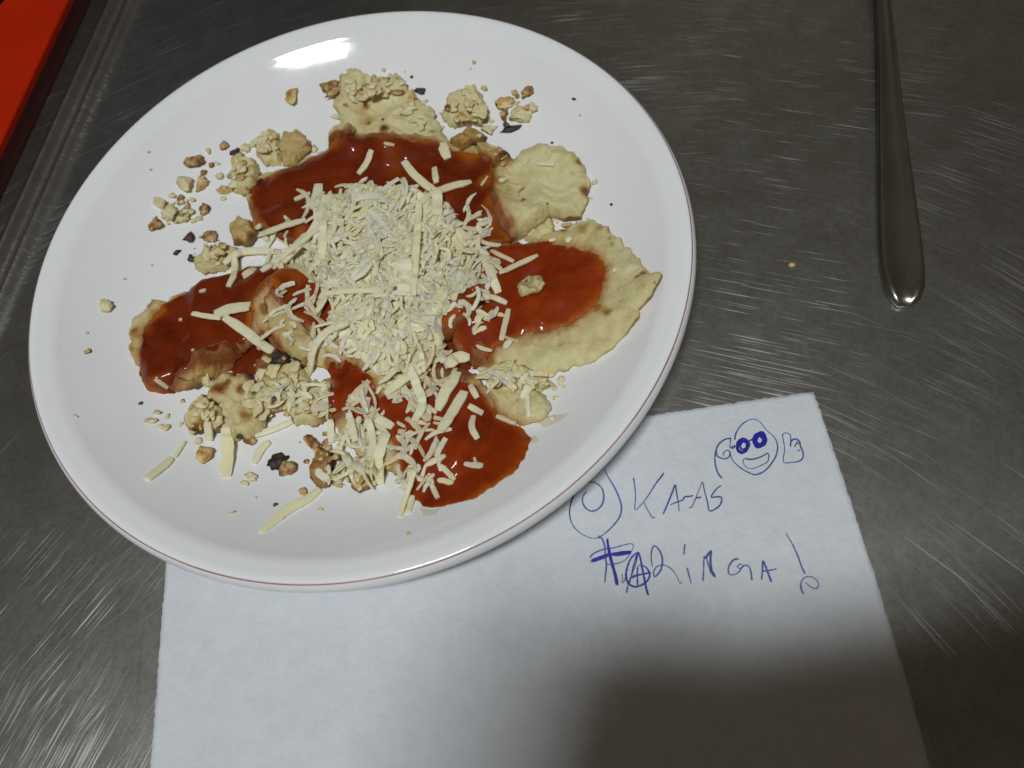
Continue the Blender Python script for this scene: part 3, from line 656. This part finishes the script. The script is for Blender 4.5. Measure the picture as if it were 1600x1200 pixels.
BIG = [
 (457, 148, 11, 17, 't', 'oval golden crumb alone at the upper left of the pile'),
 (519, 134, 17, 17, 'm', 'large crumb with a dark scorched side at the left of the crumbly top piece'),
 (522, 148, 12, 13, 'b', 'dark brown scorched lump below the large top crumb'),
 (350, 226, 8, 9, 'b', 'brown crumb beside the black speck, upper left of the pile'),
 (302, 252, 15, 12, 'm', 'brown and cream crumb, outermost on the upper left'),
 (315, 284, 9, 19, 't', 'long golden crumb standing upright left of the upper sauce'),
 (290, 288, 14, 13, 'p', 'pale crumb left of the long golden crumb'),
 (368, 237, 10, 7, 'k', 'black burnt flake beside a pale crumb, upper left'),
 (385, 232, 12, 9, 'p', 'pale crumb right of the black burnt flake'),
 (320, 328, 8, 13, 'b', 'reddish brown flake between the left crumbs'),
 (241, 348, 13, 13, 'b', 'round orange brown crumb at the far left of the crumbs'),
 (266, 332, 14, 14, 'p', 'pale crumb right of the round orange brown one'),
 (283, 342, 13, 12, 'p', 'pale broken crumb next to the brown sliver on the left'),
 (290, 328, 6, 12, 'b', 'brown sliver standing among the left pale crumbs'),
 (248, 317, 11, 15, 'p', 'pale crumb above the round orange brown one'),
 (293, 372, 11, 10, 'k', 'dark brown burnt crumb left of the crumbly heap'),
 (275, 394, 7, 5, 'k', 'lone black crumb at the left of the pile'),
 (300, 404, 7, 8, 'k', 'black crumb touching the crumbly heap above the left piece'),
 (330, 369, 14, 10, 'm', 'burnt topped crumb on the crumbly heap above the left piece'),
 (584, 124, 7, 11, 't', 'orange brown grain standing on the crumbly top piece'),
 (655, 141, 9, 9, 'k', 'round black crumb right of the crumbly top piece'),
 (622, 145, 13, 6, 'm', 'pointed crumb with a dark tip on the crumbly top piece'),
 (641, 152, 8, 9, 't', 'tan crumb left of the round black crumb'),
 (722, 185, 10, 14, 't', 'orange tan grain below the pale ragged flake'),
 (750, 173, 12, 16, 'p', 'pale crumb at the right end of the ragged flake'),
 (763, 202, 12, 13, 'p', 'pale crumb above the toasted corner'),
 (790, 159, 16, 10, 't', 'yellow flake at the upper right of the pile'),
 (787, 177, 9, 11, 'b', 'orange brown grain below the yellow flake'),
 (814, 178, 19, 13, 'p', 'whitish crumb below the orange brown seed, upper right'),
 (825, 144, 9, 12, 'b', 'orange brown seed like crumb at the upper right of the pile'),
 (800, 201, 19, 5, 'k', 'thin black stick shaped burnt crumb at the upper right'),
 (792, 194, 6, 6, 'k', 'black nub at the left end of the burnt stick crumb'),
 (165, 475, 10, 13, 'p', 'lone pale crumb near the left rim of the plate'),
 (135, 549, 6, 6, 'b', 'lone round brown speck near the left rim'),
 (437, 722, 17, 12, 'k', 'large black burnt crumb on the bare plate below the pile'),
 (452, 730, 14, 12, 'm', 'pinkish brown chip leaning on the large black crumb'),
 (317, 710, 20, 10, 't', 'pale tan flake right of the lower left cheese strip'),
 (375, 681, 6, 5, 'k', 'black speck under the thick golden lump'),
 (391, 687, 9, 8, 'b', 'small brown crumb right of the black speck under the golden lump'),
 (487, 692, 13, 12, 'b', 'brown crumb on top of the brown crusted lump'),
 (472, 769, 6, 7, 't', 'orange crumb at the end of the lowest cheese strip'),
 (244, 645, 7, 4, 't', 'small olive golden crumb below the leftmost piece'),
 (232, 657, 10, 6, 'p', 'pale flat crumb below the leftmost piece'),
 (254, 667, 10, 6, 'p', 'whitish flat crumb left of the ragged dough bit'),
 (438, 563, 13, 14, 'k', 'black burnt spot in the dough left of the cheese heap'),
 (462, 562, 9, 5, 'k', 'small black char streak right of the black burnt spot'),
 (405, 283, 7, 8, 'k', 'dark char flake at the left end of the upper sauce'),
 (885, 352, 9, 5, 'b', 'dark crumb on the rear edge of the large right piece'),
]
for t in BIG: crumb(t[0], t[1], t[2], t[3], t[4], t[5])
SMALL = [(325, 236, 6, 6, 'p'), (329, 258, 6, 6, 'b'), (342, 277, 8, 8, 'p'), (232, 237, 3, 3, 'p'), (235, 265, 3, 3, 'p'), (350, 296, 13, 8, 't'), (365, 285, 9, 9, 'p'), (525, 183, 8, 5, 'p'),
 (490, 232, 9, 7, 'p'), (643, 120, 3, 3, 'k'), (740, 97, 4, 3, 't'), (735, 107, 3, 3, 'p'), (897, 155, 4, 3, 'k'), (907, 180, 3, 3, 'p'), (863, 223, 3, 3, 'k'), (930, 285, 4, 5, 'p'), (922, 312, 4, 4, 'p'), (955, 320, 3, 3, 'k'),
 (220, 631, 4, 3, 'k'), (262, 650, 4, 4, 'p'), (310, 690, 6, 6, 'p'), (390, 745, 10, 6, 'p'), (382, 756, 6, 4, 'p'), (430, 789, 4, 3, 'k'), (363, 801, 5, 4, 'p'), (400, 778, 3, 3, 'p'), (135, 520, 3, 3, 'p'), (194, 436, 3, 3, 'p'),
 (118, 650, 5, 3, 'p'), (237, 415, 3, 3, 'p'), (640, 835, 4, 3, 't'), (500, 797, 4, 3, 'p'), (832, 165, 8, 11, 'p'), (645, 188, 6, 4, 'k'), (598, 187, 3, 3, 'k'), (570, 163, 3, 3, 'k'), (405, 235, 4, 4, 'k'), (340, 255, 5, 4, 'p'),
 (300, 345, 6, 5, 'p'), (310, 340, 7, 6, 'p'), (270, 305, 8, 6, 'p'), (300, 312, 7, 5, 'p'), (318, 268, 6, 6, 'b'), (855, 318, 3, 2, 'k'), (748, 212, 5, 5, 't'), (770, 190, 5, 4, 'p'), (690, 200, 5, 4, 'p'), (600, 108, 4, 4, 'p'),
 (545, 108, 5, 4, 'p'), (665, 158, 5, 5, 'p'), (730, 150, 6, 5, 'p'), (708, 146, 6, 5, 'p'), (1022, 442, 3, 3, 'b'), (835, 600, 6, 4, 't'), (860, 585, 5, 4, 'p'), (866, 606, 5, 5, 'p'), (775, 588, 5, 4, 't'), (795, 598, 4, 4, 'k'), (832, 582, 4, 3, 'b'), (868, 622, 6, 4, 'p'), (862, 655, 5, 4, 'p')]
for t in SMALL: crumb(*t)
# loose crumbs that fringe the pile
# chunky bits of mash that break up the ragged pieces
for (cx, cy, sx, sy, n, kinds, lo, hi) in ((575, 140, 38, 16, 20, 'ppppt', 7, 14), (640, 178, 26, 20, 9, 'pppt', 7, 13), (728, 160, 20, 18, 9, 'pppp', 6, 12), (320, 635, 26, 30, 8, 'ppppt', 6, 11), (420, 610, 30, 24, 12, 'ppp', 8, 15),
                                          (478, 625, 34, 24, 14, 'pppp', 6, 12), (415, 222, 18, 16, 6, 'pppt', 7, 12), (375, 265, 14, 20, 6, 'pppt', 6, 12), (335, 400, 24, 12, 8, 'pppt', 6, 11), (820, 598, 34, 8, 10, 'pppp', 5, 10),
                                          (560, 735, 30, 16, 9, 'pppt', 6, 12), (505, 705, 20, 16, 6, 'pptb', 6, 11), (455, 590, 26, 16, 7, 'ppp', 6, 12), (780, 245, 16, 8, 4, 'ptt', 6, 10)):
    for _ in range(n):
        r_ = random.uniform(lo, hi); cx_, cy_ = random.gauss(cx, sx * .55), random.gauss(cy, sy * .55)
        crumb(cx_, cy_, r_ * random.uniform(.8, 1.3), r_ * random.uniform(.6, 1.), random.choice(kinds), rot=random.uniform(0, 3), hf=.42, piece=True)
for (cx, cy, sx, sy, n, kinds) in ((275, 325, 24, 18, 22, 'ppppmt'), (370, 280, 22, 26, 18, 'pppptm'), (330, 395, 26, 14, 20, 'pppptm'), (590, 128, 38, 12, 24, 'pppptm'), (730, 180, 26, 26, 18, 'ppptb'),
                                   (810, 170, 14, 12, 8, 'pptb'), (315, 650, 22, 18, 16, 'pppt'), (820, 595, 30, 12, 22, 'pppt'), (500, 720, 22, 26, 16, 'ptbm'), (560, 750, 26, 10, 14, 'ppt'), (460, 635, 36, 18, 20, 'pppt'),
                                   (445, 240, 20, 16, 10, 'ppt'), (510, 540, 30, 14, 8, 'ptm'), (900, 345, 30, 5, 5, 'pt'), (420, 560, 26, 20, 10, 'ptb'), (860, 350, 8, 6, 4, 'p')):
    for _ in range(n):
        r_ = random.choice((2, 2, 3, 3, 4, 5, 6)); crumb(random.gauss(cx, sx * .7), random.gauss(cy, sy * .7), r_ * random.uniform(.8, 1.3), r_ * random.uniform(.7, 1.2), random.choice(kinds), join=r_ < 5)
vs, fs, mi = [], [], []
for q, k in enumerate('ptbkm'):
    b_ = len(vs); vs += DUST[k][0]; fs += [[x + b_ for x in f_] for f_ in DUST[k][1]]; mi += [q] * len(DUST[k][1])
o = mesh_obj('crumb_dust', vs, fs, CR['p']); [o.data.materials.append(CR[k]) for k in 'tbkm']; o.data.polygons.foreach_set('material_index', mi)
o['kind'] = 'stuff'; tag(o, 'fine crumbs and specks strewn round the edges of the food on the plate', 'crumbs')

# ------------------------------------------------------------------ grated cheese
SW = .000236
def ribbon(P, wid, th, roll0, twist, taper=.5, rag=.18):
    """P: n x 3 centre line; returns vertices and faces of a ragged strip"""
    n = len(P); vs = []; fs = []
    for i in range(n):
        d = P[min(n - 1, i + 1)] - P[max(0, i - 1)]; d = d / (np.linalg.norm(d) + 1e-9)
        side = np.cross(d, [0, 0, 1.]); side /= (np.linalg.norm(side) + 1e-9); up = np.cross(side, d)
        a = roll0 + twist * i / max(1, n - 1); s2 = side * math.cos(a) + up * math.sin(a); u2 = -side * math.sin(a) + up * math.cos(a)
        e = min(i, n - 1 - i) / max(1, (n - 1) / 2); f = taper + (1 - taper) * min(1, e * 2.5)
        wl = wid * f * (1 + rag * random.uniform(-1, 1)); wr = wid * f * (1 + rag * random.uniform(-1, 1)); t = th * (.7 + .3 * f)
        for (q, h) in ((-wl / 2, -t / 2), (wr / 2, -t / 2), (wr / 2, t / 2), (0, t * .62), (-wl / 2, t / 2)): vs.append(P[i] + s2 * q + u2 * h)
    for i in range(n - 1):
        for k in range(5): fs.append((i * 5 + k, i * 5 + (k + 1) % 5, (i + 1) * 5 + (k + 1) % 5, (i + 1) * 5 + k))
    fs.append((4, 3, 2, 1, 0)); b = (n - 1) * 5; fs.append((b, b + 1, b + 2, b + 3, b + 4))
    return vs, fs
def stamp(P, wid, dz, cap=.040):
    for p in P:
        i0 = int((p[0] - X0) / CELL); j0 = int((p[1] - X0) / CELL); k_ = int(wid * .6 / CELL) + 1
        sl = (slice(i0 - k_, i0 + k_ + 1), slice(j0 - k_, j0 + k_ + 1))
        m_ = np.hypot(GX[sl] - p[0], GY[sl] - p[1]) < wid * .55
        HM[sl] = np.where(m_, np.maximum(HM[sl], np.minimum(p[2] + dz, cap + 0 * HM[sl])), HM[sl])
HEAPG = 'grated cheese shreds heaped on the food'
HEAPL = 'short cream coloured cheese shred in the grated heap on the food'
blob('cheese_heap_core', [(492, 305), (560, 288), (640, 292), (700, 312), (732, 370), (738, 430), (700, 466), (688, 530), (640, 575), (585, 580), (545, 540), (505, 500), (520, 450), (482, 400), (486, 345)], .0028, .0006, 90, M_CHEESE, 'compact core of the grated cheese heap under the loose shreds', 'grated cheese', sm=.004, stf=0.)
def random_shred(cx, cy, ln, wd, ang, tone):
    """straight or bent strip resting on what is under its two ends; lengths in photo pixels"""
    dx, dy = math.cos(ang) * ln / 2, math.sin(ang) * ln / 2
    a = on(cx - dx, cy - dy); b = on(cx + dx, cy + dy); c = on(cx, cy)
    th = random.uniform(.0004, .0008); wid = wd * SW
    zm = max(c[2], (a[2] + b[2]) / 2); n = 7 if ln > 22 else 5
    bend = random.gauss(0, .5) * ln * SW * .30; sag = random.uniform(-.2, .3) * ln * SW * .3
    P = []
    q = np.array([-(b - a)[1], (b - a)[0], 0]); q /= (np.linalg.norm(q) + 1e-9)
    za, zb_ = a[2] * .6 + zm * .4, b[2] * .6 + zm * .4
    for i in range(n):
        t = i / (n - 1); w4 = 4 * t * (1 - t)
        p = a * (1 - t) + b * t + q * bend * w4
        p[2] = za * (1 - t) + zb_ * t + (zm - (za + zb_) / 2) * w4 + th * .6 + sag * w4 * .5
        p[2] = max(p[2], float(samp(HM, p[0], p[1])) + th * .4); P.append(p)
    P = np.array(P)
    vs, fs = ribbon(P, wid, th, random.gauss(0, .28), random.gauss(0, .5), random.uniform(.3, .9), .22)
    s_ = float(samp(STAIN, P[n // 2][0], P[n // 2][1])); low = P[:, 2].mean() < .0150
    st = s_ * random.uniform(.0, .42) if low else 0.
    stamp(P, wid, th * .35)
    return vs, fs, tone, st, P
def add_shred(vs, fs, tone, st, label=HEAPL, group=HEAPG):
    o = mesh_obj('cheese_shred', vs, fs, M_CHEESE, smooth=False, attrs={'toast': [tone] * len(vs), 'stain': [st] * len(vs)})
    c = np.mean(np.array([tuple(v) for v in vs]), axis=0); origin_to(o, c)
    return tag(o, label, 'grated cheese', group)
HEAP = [(600, 362, 108, 68, 230), (590, 420, 122, 60, 190), (655, 420, 82, 60, 120), (600, 510, 80, 56, 150), (520, 470, 45, 44, 40), (645, 585, 66, 46, 70), (660, 680, 50, 45, 30), (560, 650, 52, 40, 30), (570, 700, 46, 36, 34),
        (470, 620, 45, 26, 26), (745, 425, 36, 50, 40), (460, 380, 44, 40, 30), (540, 320, 60, 26, 40), (730, 350, 34, 30, 14), (700, 480, 50, 30, 28), (770, 520, 34, 30, 10), (805, 592, 46, 14, 18), (545, 740, 50, 14, 14), (640, 740, 24, 36, 10),
        (440, 500, 30, 50, 14), (690, 730, 60, 40, 10), (600, 440, 190, 170, 40)]
jobs = []
for (cx, cy, rx, ry, n) in HEAP:
    for _ in range(int(n * (1.05 if rx > 75 else .9))):
        r_ = math.sqrt(random.random()) ** 1.1; a = random.uniform(0, 2 * math.pi)
        jobs.append((cx + rx * r_ * math.cos(a), cy + ry * r_ * math.sin(a)))
random.shuffle(jobs)
allsh = []
for (x, y) in jobs:
    ln = random.choice((12, 15, 18, 22, 28, 34, 42, 50)) * random.uniform(.8, 1.15); wd = random.uniform(4.5, 9.) if random.random() < .86 else random.uniform(9, 14)
    ang = random.gauss(-1.1 if random.random() < .6 else .3, .9)
    allsh.append(random_shred(x, y, ln, wd, ang, random.random() ** 1.5))
top = set(range(max(0, len(allsh) - 235), len(allsh)))
BV, BF, BT, BS = [], [], [], []
for i, (vs, fs, tone, st, P) in enumerate(allsh):
    if i in top: add_shred(vs, fs, tone, st)
    else:
        b = len(BV); BV += [tuple(v) for v in vs]; BF += [tuple(k + b for k in f) for f in fs]; BT += [tone] * len(vs); BS += [st] * len(vs)
o = mesh_obj('cheese_heap', BV, BF, M_CHEESE, smooth=False, attrs={'toast': BT, 'stain': BS}); o['kind'] = 'stuff'
tag(o, 'heap of finely grated cheese under the loose shreds on top of the food', 'grated cheese')

def shred(pts, wpx, label, tone=.35, stain=0., roll=0., twist=0., lift=.0008, taper=.7, rag=.1, flat=False):
    P2 = catmull(pts, 9.)
    P = np.array([on(p[0], p[1], lift) for p in P2])
    if not flat:                                            # a strip does not follow every bump
        z = P[:, 2].copy(); n = len(z); lin = np.linspace(z[0], z[-1], n)
        k = np.clip(np.max(z - lin), 0, .003); t = np.linspace(0, 1, n)
        P[:, 2] = np.maximum(.45 * z + .55 * (lin + k * 4 * t * (1 - t)), z - .0006)
        for i in range(n):
            q = at(P2[i][0], P2[i][1], P[i][2]); P[i][:2] = q[:2]
    vs, fs = ribbon(P, wpx * SW, .0009, roll, twist, taper, rag)
    stamp(P, wpx * SW, .0003)
    return add_shred(vs, fs, tone, stain, label, None)
SH = [
 ([(631, 252), (645, 270), (665, 289), (684, 302)], 14, 'long shred slanting down right across the upper sauce', .5, .1),
 ([(679, 262), (682, 286)], 11, 'short shred standing above the crossing shreds on the upper sauce', .5, .12),
 ([(668, 306), (700, 293), (736, 284)], 13, 'shred pointing right out of the crossing on the upper sauce', .45, .1),
 ([(684, 298), (683, 336)], 18, 'broad shred running down from the crossing on the upper sauce', .4, 0),
 ([(581, 234), (573, 255), (560, 272)], 11, 'lone bent shred on the upper sauce left of the crossing shreds', .4, .25),
 ([(690, 224), (700, 248)], 17, 'short thick shred at the top edge of the upper sauce', .4, .1),
 ([(600, 224), (616, 227)], 6, 'tiny pinkish shred at the top edge of the upper sauce', .3, .45),
 ([(460, 312), (485, 302)], 9, 'small shred on the left part of the upper sauce', .4, .2),
 ([(498, 288), (491, 326)], 17, 'thick whitish shred at the upper left edge of the heap', .1, .1),
 ([(402, 368), (440, 354), (478, 343)], 12, 'pale shred pointing left from the upper left of the heap', .3, .05),
 ([(398, 357), (408, 352)], 11, 'stubby shred lying left of the pointing pale shred', .3, .1),
 ([(350, 412), (370, 396), (395, 392), (428, 393)], 13, 'bent flat shred above the leftmost sauced piece', .35, .05),
 ([(366, 400), (367, 425), (357, 448)], 11, 'shred hanging down from the bent flat shred onto the left sauce', .3, .12),
 ([(408, 424), (440, 402), (475, 374), (505, 350)], 11, 'long thin shred running up right into the heap from the left sauce', .3, 0),
 ([(398, 420), (380, 432)], 14, 'pinkish shred piece on the upper part of the left sauce', .3, .35),
 ([(335, 492), (362, 482), (391, 478)], 22, 'broad triangular flake of cheese on the left sauce', .5, 0),
 ([(300, 490), (322, 494), (345, 497)], 9, 'thin tail shred at the left tip of the triangular flake', .45, .1),
 ([(350, 496), (380, 515), (405, 535), (426, 550)], 16, 'thick shred slanting down right from the triangular flake', .35, 0),
 ([(242, 592), (262, 606)], 7, 'pinkish shred at the lower end of the left sauce', .3, .4),
 ([(312, 456), (322, 453)], 6, 'tiny pink shred bit on the left sauce, upper one', .3, .45),
 ([(280, 500), (285, 499)], 6, 'tiny pink bit on the left sauce left of the triangular flake', .3, .45),
 ([(300, 548), (304, 546)], 5, 'tiny pink bit in the middle of the left sauce', .3, .45),
 ([(484, 578), (490, 545), (512, 518), (545, 503)], 13, 'curved shred arching out of the heap above the yellowish dough', .35, 0),
 ([(443, 410), (480, 370), (503, 332), (516, 304)], 12, 'long narrow shred along the upper left flank of the heap', .4, 0),
 ([(655, 318), (651, 380), (645, 462)], 13, 'long vertical shred on the top of the heap', .55, 0),
 ([(634, 405), (631, 462)], 23, 'broad pale shred in the middle of the heap', .3, 0),
 ([(505, 345), (504, 405)], 14, 'vertical shred on the left shoulder of the heap', .45, 0),
 ([(512, 458), (560, 454), (600, 456)], 9, 'level shred across the middle left of the heap', .5, 0),
 ([(753, 388), (768, 430), (779, 458)], 14, 'vertical shred at the right of the heap above the dark gap', .3, .05),
 ([(780, 427), (806, 415), (840, 399)], 9, 'thin shred pointing up right on the right sauce', .3, .3),
 ([(768, 392), (803, 409)], 7, 'thin shred slanting down on the right sauce', .3, .3),
 ([(750, 467), (768, 464), (792, 474)], 9, 'shred at the foot of the vertical shred on the right', .2, .08),
 ([(795, 483), (783, 532)], 9, 'upright orange stained shred at the left of the right sauce', .4, .4),
 ([(762, 498), (772, 486)], 10, 'small pale shred over the dark gap right of the heap', .1, .15),
 ([(746, 352), (752, 365)], 9, 'small oval shred at the right end of the upper sauce', .4, .1),
 ([(736, 342), (752, 334)], 6, 'tiny bent shred near the right end of the upper sauce', .3, .3),
 ([(752, 290), (762, 276)], 5, 'tiny shred at the right edge of the upper sauce', .4, .4),
 ([(658, 578), (632, 592), (614, 606), (603, 617)], 14, 'shred slanting down left across the lower part of the heap', .4, 0),
 ([(640, 574), (650, 600), (660, 630), (648, 657)], 14, 'wavy shred in the lower part of the heap', .25, 0),
 ([(698, 572), (712, 560), (734, 558)], 20, 'broad pointed flake at the lower right of the heap', .6, 0),
 ([(716, 582), (696, 612), (684, 642)], 19, 'broad yellowish shred below the pointed flake', .55, 0),
 ([(726, 612), (708, 642), (689, 672)], 17, 'thick ragged shred beside the lower sauce pool', .35, .08),
 ([(735, 602), (746, 622)], 10, 'small curved shred at the top of the lower sauce pool', .3, .2),
 ([(732, 634), (754, 646)], 10, 'shred lying level at the left edge of the lower sauce pool', .3, .2),
 ([(740, 650), (737, 668), (746, 686)], 10, 'hooked shred on the left part of the lower sauce pool', .3, .3),
 ([(588, 654), (614, 667)], 14, 'short thick shred over the dark opening in the lower heap', .35, 0),
 ([(604, 678), (591, 715), (594, 756)], 16, 'long shred curving down at the bottom of the heap', .4, 0),
 ([(516, 655), (518, 692)], 11, 'vertical shred above the brown crusted lump', .2, 0),
 ([(575, 655), (583, 690), (578, 712)], 12, 'vertical pale shred left of the long curved bottom shred', .2, 0),
 ([(545, 645), (556, 690)], 12, 'leaning shred right of the brown crumbs in the lower heap', .3, 0),
 ([(696, 712), (665, 727)], 9, 'shred pointing down left beside the glossy lower pool', .35, .15),
 ([(688, 726), (711, 750)], 8, 'shred pointing down right onto the glossy lower pool', .3, .3),
 ([(674, 756), (684, 778)], 8, 'small shred near the bottom of the lower pool', .3, .3),
 ([(648, 735), (636, 772), (624, 806)], 8, 'thin long shred hanging off the bottom of the heap onto the plate', .45, 0),
 ([(645, 775), (638, 800)], 9, 'short shred beside the thin long one at the bottom', .45, 0),
 ([(289, 690), (280, 704), (274, 714)], 5, 'thin upper end of the strip lying at the lower left of the plate', .4, 0),
 ([(268, 716), (250, 732), (230, 748)], 13, 'flat cheese strip lying farthest to the lower left on the plate', .45, 0),
 ([(352, 668), (356, 700), (353, 744)], 18, 'wide yellowish cheese strip hanging straight down from the golden lump', .6, 0),
 ([(325, 658), (327, 688)], 14, 'short pale cheese strip left of the wide yellowish strip', .4, 0),
 ([(421, 690), (407, 703), (397, 724)], 13, 'pale pointed cheese strip right of the wide yellowish strip', .45, 0),
 ([(457, 658), (430, 670), (398, 680)], 10, 'slim cheese strip above the large black crumb', .3, 0),
 ([(500, 764), (480, 780), (448, 797), (408, 831)], 14, 'lowest cheese strip, long and tapered, lying alone on the plate', .55, 0),
 ([(824, 616), (826, 652)], 7, 'thin upright shred on the small rounded dough piece', .3, .05),
 ([(776, 650), (806, 662)], 8, 'pinkish shred below the small rounded dough piece', .3, .35),
 ([(748, 576), (800, 590)], 9, 'shred on the lower left edge of the large right piece', .4, 0),
 ([(838, 255), (866, 257)], 7, 'thin pale shred on the rounded upper right dough piece', .2, 0),
 ([(780, 283), (790, 279)], 9, 'small white cheese bit at the left of the rounded upper right piece', .1, 0),
 ([(885, 378), (892, 372)], 9, 'small white cheese bit on the rear of the large right piece', .1, 0),
 ([(958, 424), (964, 420)], 6, 'small white cheese bit right of the right sauce', .1, 0),
 ([(858, 376), (868, 374)], 6, 'small cheese bit at the top edge of the right sauce', .3, .1),
]
for (pts, wpx, lb, tone, st) in SH:
    n0 = lb
    shred(pts, wpx, lb, tone, st, roll=random.uniform(-.15, .15), twist=random.uniform(-.25, .25), taper=.55 if 'taper' in lb or 'point' in lb else .8)

# hair stuck to the plate wall
P = np.array([on(x, y, .0001) for x, y in catmull([(654, 796), (656, 825), (655, 850), (657, 868), (656, 884)], 6)])
vs, fs = ribbon(P, .00022, .0002, 0, 0, .8, .1)
o = mesh_obj('hair', vs, fs, M_HAIR); origin_to(o, P[0]); tag(o, 'fine dark hair lying down the lower plate wall', 'hair')
# brown fleck on the worktop
c = at(1237, 415); v, f = ICO[2]
o = mesh_obj('crumb', [(q[0] * .0014 * (1 + .3 * mn.noise(Vector(q) * 2)), q[1] * .0010, max(q[2], -.5) * .0006) for q in v], f, CR['t']); o.location = (c[0], c[1], .0004)
tag(o, 'lone orange brown fleck on the bare steel left of the cutlery', 'crumb')

# ------------------------------------------------------------------ the phone taking the picture and the hand that holds it (behind the lens; they cast the soft shadow)
def cw(x, y, z):            # camera space (right, up, back) in metres -> world
    return CAM + MR @ np.array([x, -y, -z])
ph = thing('smartphone', 'black smartphone held level above the table, out of the frame', 'phone', tuple(cw(.04, -.04, .006)))
def cam_box(name, x0, x1, y0, y1, z0, z1, mat, bev=.002):
    import bmesh
    bm = bmesh.new(); r = bmesh.ops.create_cube(bm, size=1)
    for v_ in bm.verts:
        v_.co = Vector(((x0 + x1) / 2 + v_.co.x * (x1 - x0), (y0 + y1) / 2 + v_.co.y * (y1 - y0), (z0 + z1) / 2 + v_.co.z * (z1 - z0)))
    bmesh.ops.bevel(bm, geom=bm.edges[:] + bm.verts[:], offset=bev, segments=3, affect='EDGES')
    ca, sa = math.cos(.16), math.sin(.16)          # the phone is held slightly askew
    def tl(c): return (.05 + (c[0] - .05) * ca - (c[1] + .05) * sa, -.05 + (c[0] - .05) * sa + (c[1] + .05) * ca, c[2])
    vs = [Vector(cw(*tl(v_.co))) - ph.location for v_ in bm.verts]; fs = [[q.index for q in f_.verts] for f_ in bm.faces]; bm.free()
    return mesh_obj(name, vs, fs, mat, ph)
cam_box('casing', -.036, .124, -.094, -.017, .002, .010, M_BLK, .0025)
cam_box('screen', -.028, .117, -.089, -.022, .0101, .0106, plain('phone_screen', (.02, .02, .025), .1), .0001)
def body():
    J = {}; vs = []; es = []; rad = []
    def add(k, p, r, par=None):
        J[k] = len(vs); vs.append(tuple(cw(*p))); rad.append(r)
        if par is not None: es.append((J[par], J[k]))
    add('chest', (.04, -.62, .42), .115); add('belly', (.04, -.86, .30), .125, 'chest'); add('neck', (.04, -.56, .60), .055, 'chest'); add('head', (.04, -.50, .72), .085, 'neck')
    for sd_, k in ((1, 'r'), (-1, 'l')):
        X = lambda x: x if sd_ == 1 else .041 - (x - .041)
        add(k + 'sh', (X(.22), -.60, .46), .052, 'chest'); add(k + 'el', (X(.27), -.50, .22), .040, k + 'sh')
        add(k + 'f1', (X(.20), -.28, .10), .034, k + 'el'); add(k + 'f2', (X(.16), -.17, .05), .027, k + 'f1'); add(k + 'wr', (X(.140), -.125, .034), .024, k + 'f2')
        add(k + 'p1', (X(.128), -.092, .028), .028, k + 'wr'); add(k + 'p2', (X(.122), -.060, .024), .026, k + 'p1')
        F_ = {'a': ('p2', [((.126, -.026, .018), .0095), ((.114, -.014, .014), .0085), ((.100, -.014, .0135), .0075)]),
              'b': ('p2', [((.130, -.038, .006), .009), ((.114, -.032, -.001), .008), ((.100, -.031, -.002), .007)]),
              'c': ('p1', [((.132, -.060, .004), .009), ((.114, -.050, -.002), .008), ((.096, -.049, -.002), .007)]),
              'd': ('p1', [((.130, -.080, .006), .009), ((.112, -.070, -.001), .008), ((.096, -.068, -.002), .0068)]),
              't': ('p1', [((.104, -.086, .022), .012), ((.086, -.066, .018), .010), ((.074, -.052, .017), .009)])}
        for f_, (root, ch) in F_.items():
            pr = k + root
            for i_, (p, r_) in enumerate(ch):
                q = k + f_ + str(i_); add(q, (X(p[0]), p[1], p[2]), r_, pr); pr = q
    me = bpy.data.meshes.new('person'); me.from_pydata(vs, es, []); o = bpy.data.objects.new('person', me); COL.objects.link(o)
    o.modifiers.new('skin', 'SKIN')
    if me.skin_vertices:
        for k_, r_ in enumerate(rad): me.skin_vertices[0].data[k_].radius = (r_, r_)
        me.skin_vertices[0].data[0].use_root = True
    su = o.modifiers.new('sub', 'SUBSURF'); su.levels = 1; su.render_levels = 2
    me.materials.append(plain('skin', (.42, .22, .14), .5, var=.08)); return tag(o, 'photographer holding the phone in both hands, out of the frame', 'person')
body()
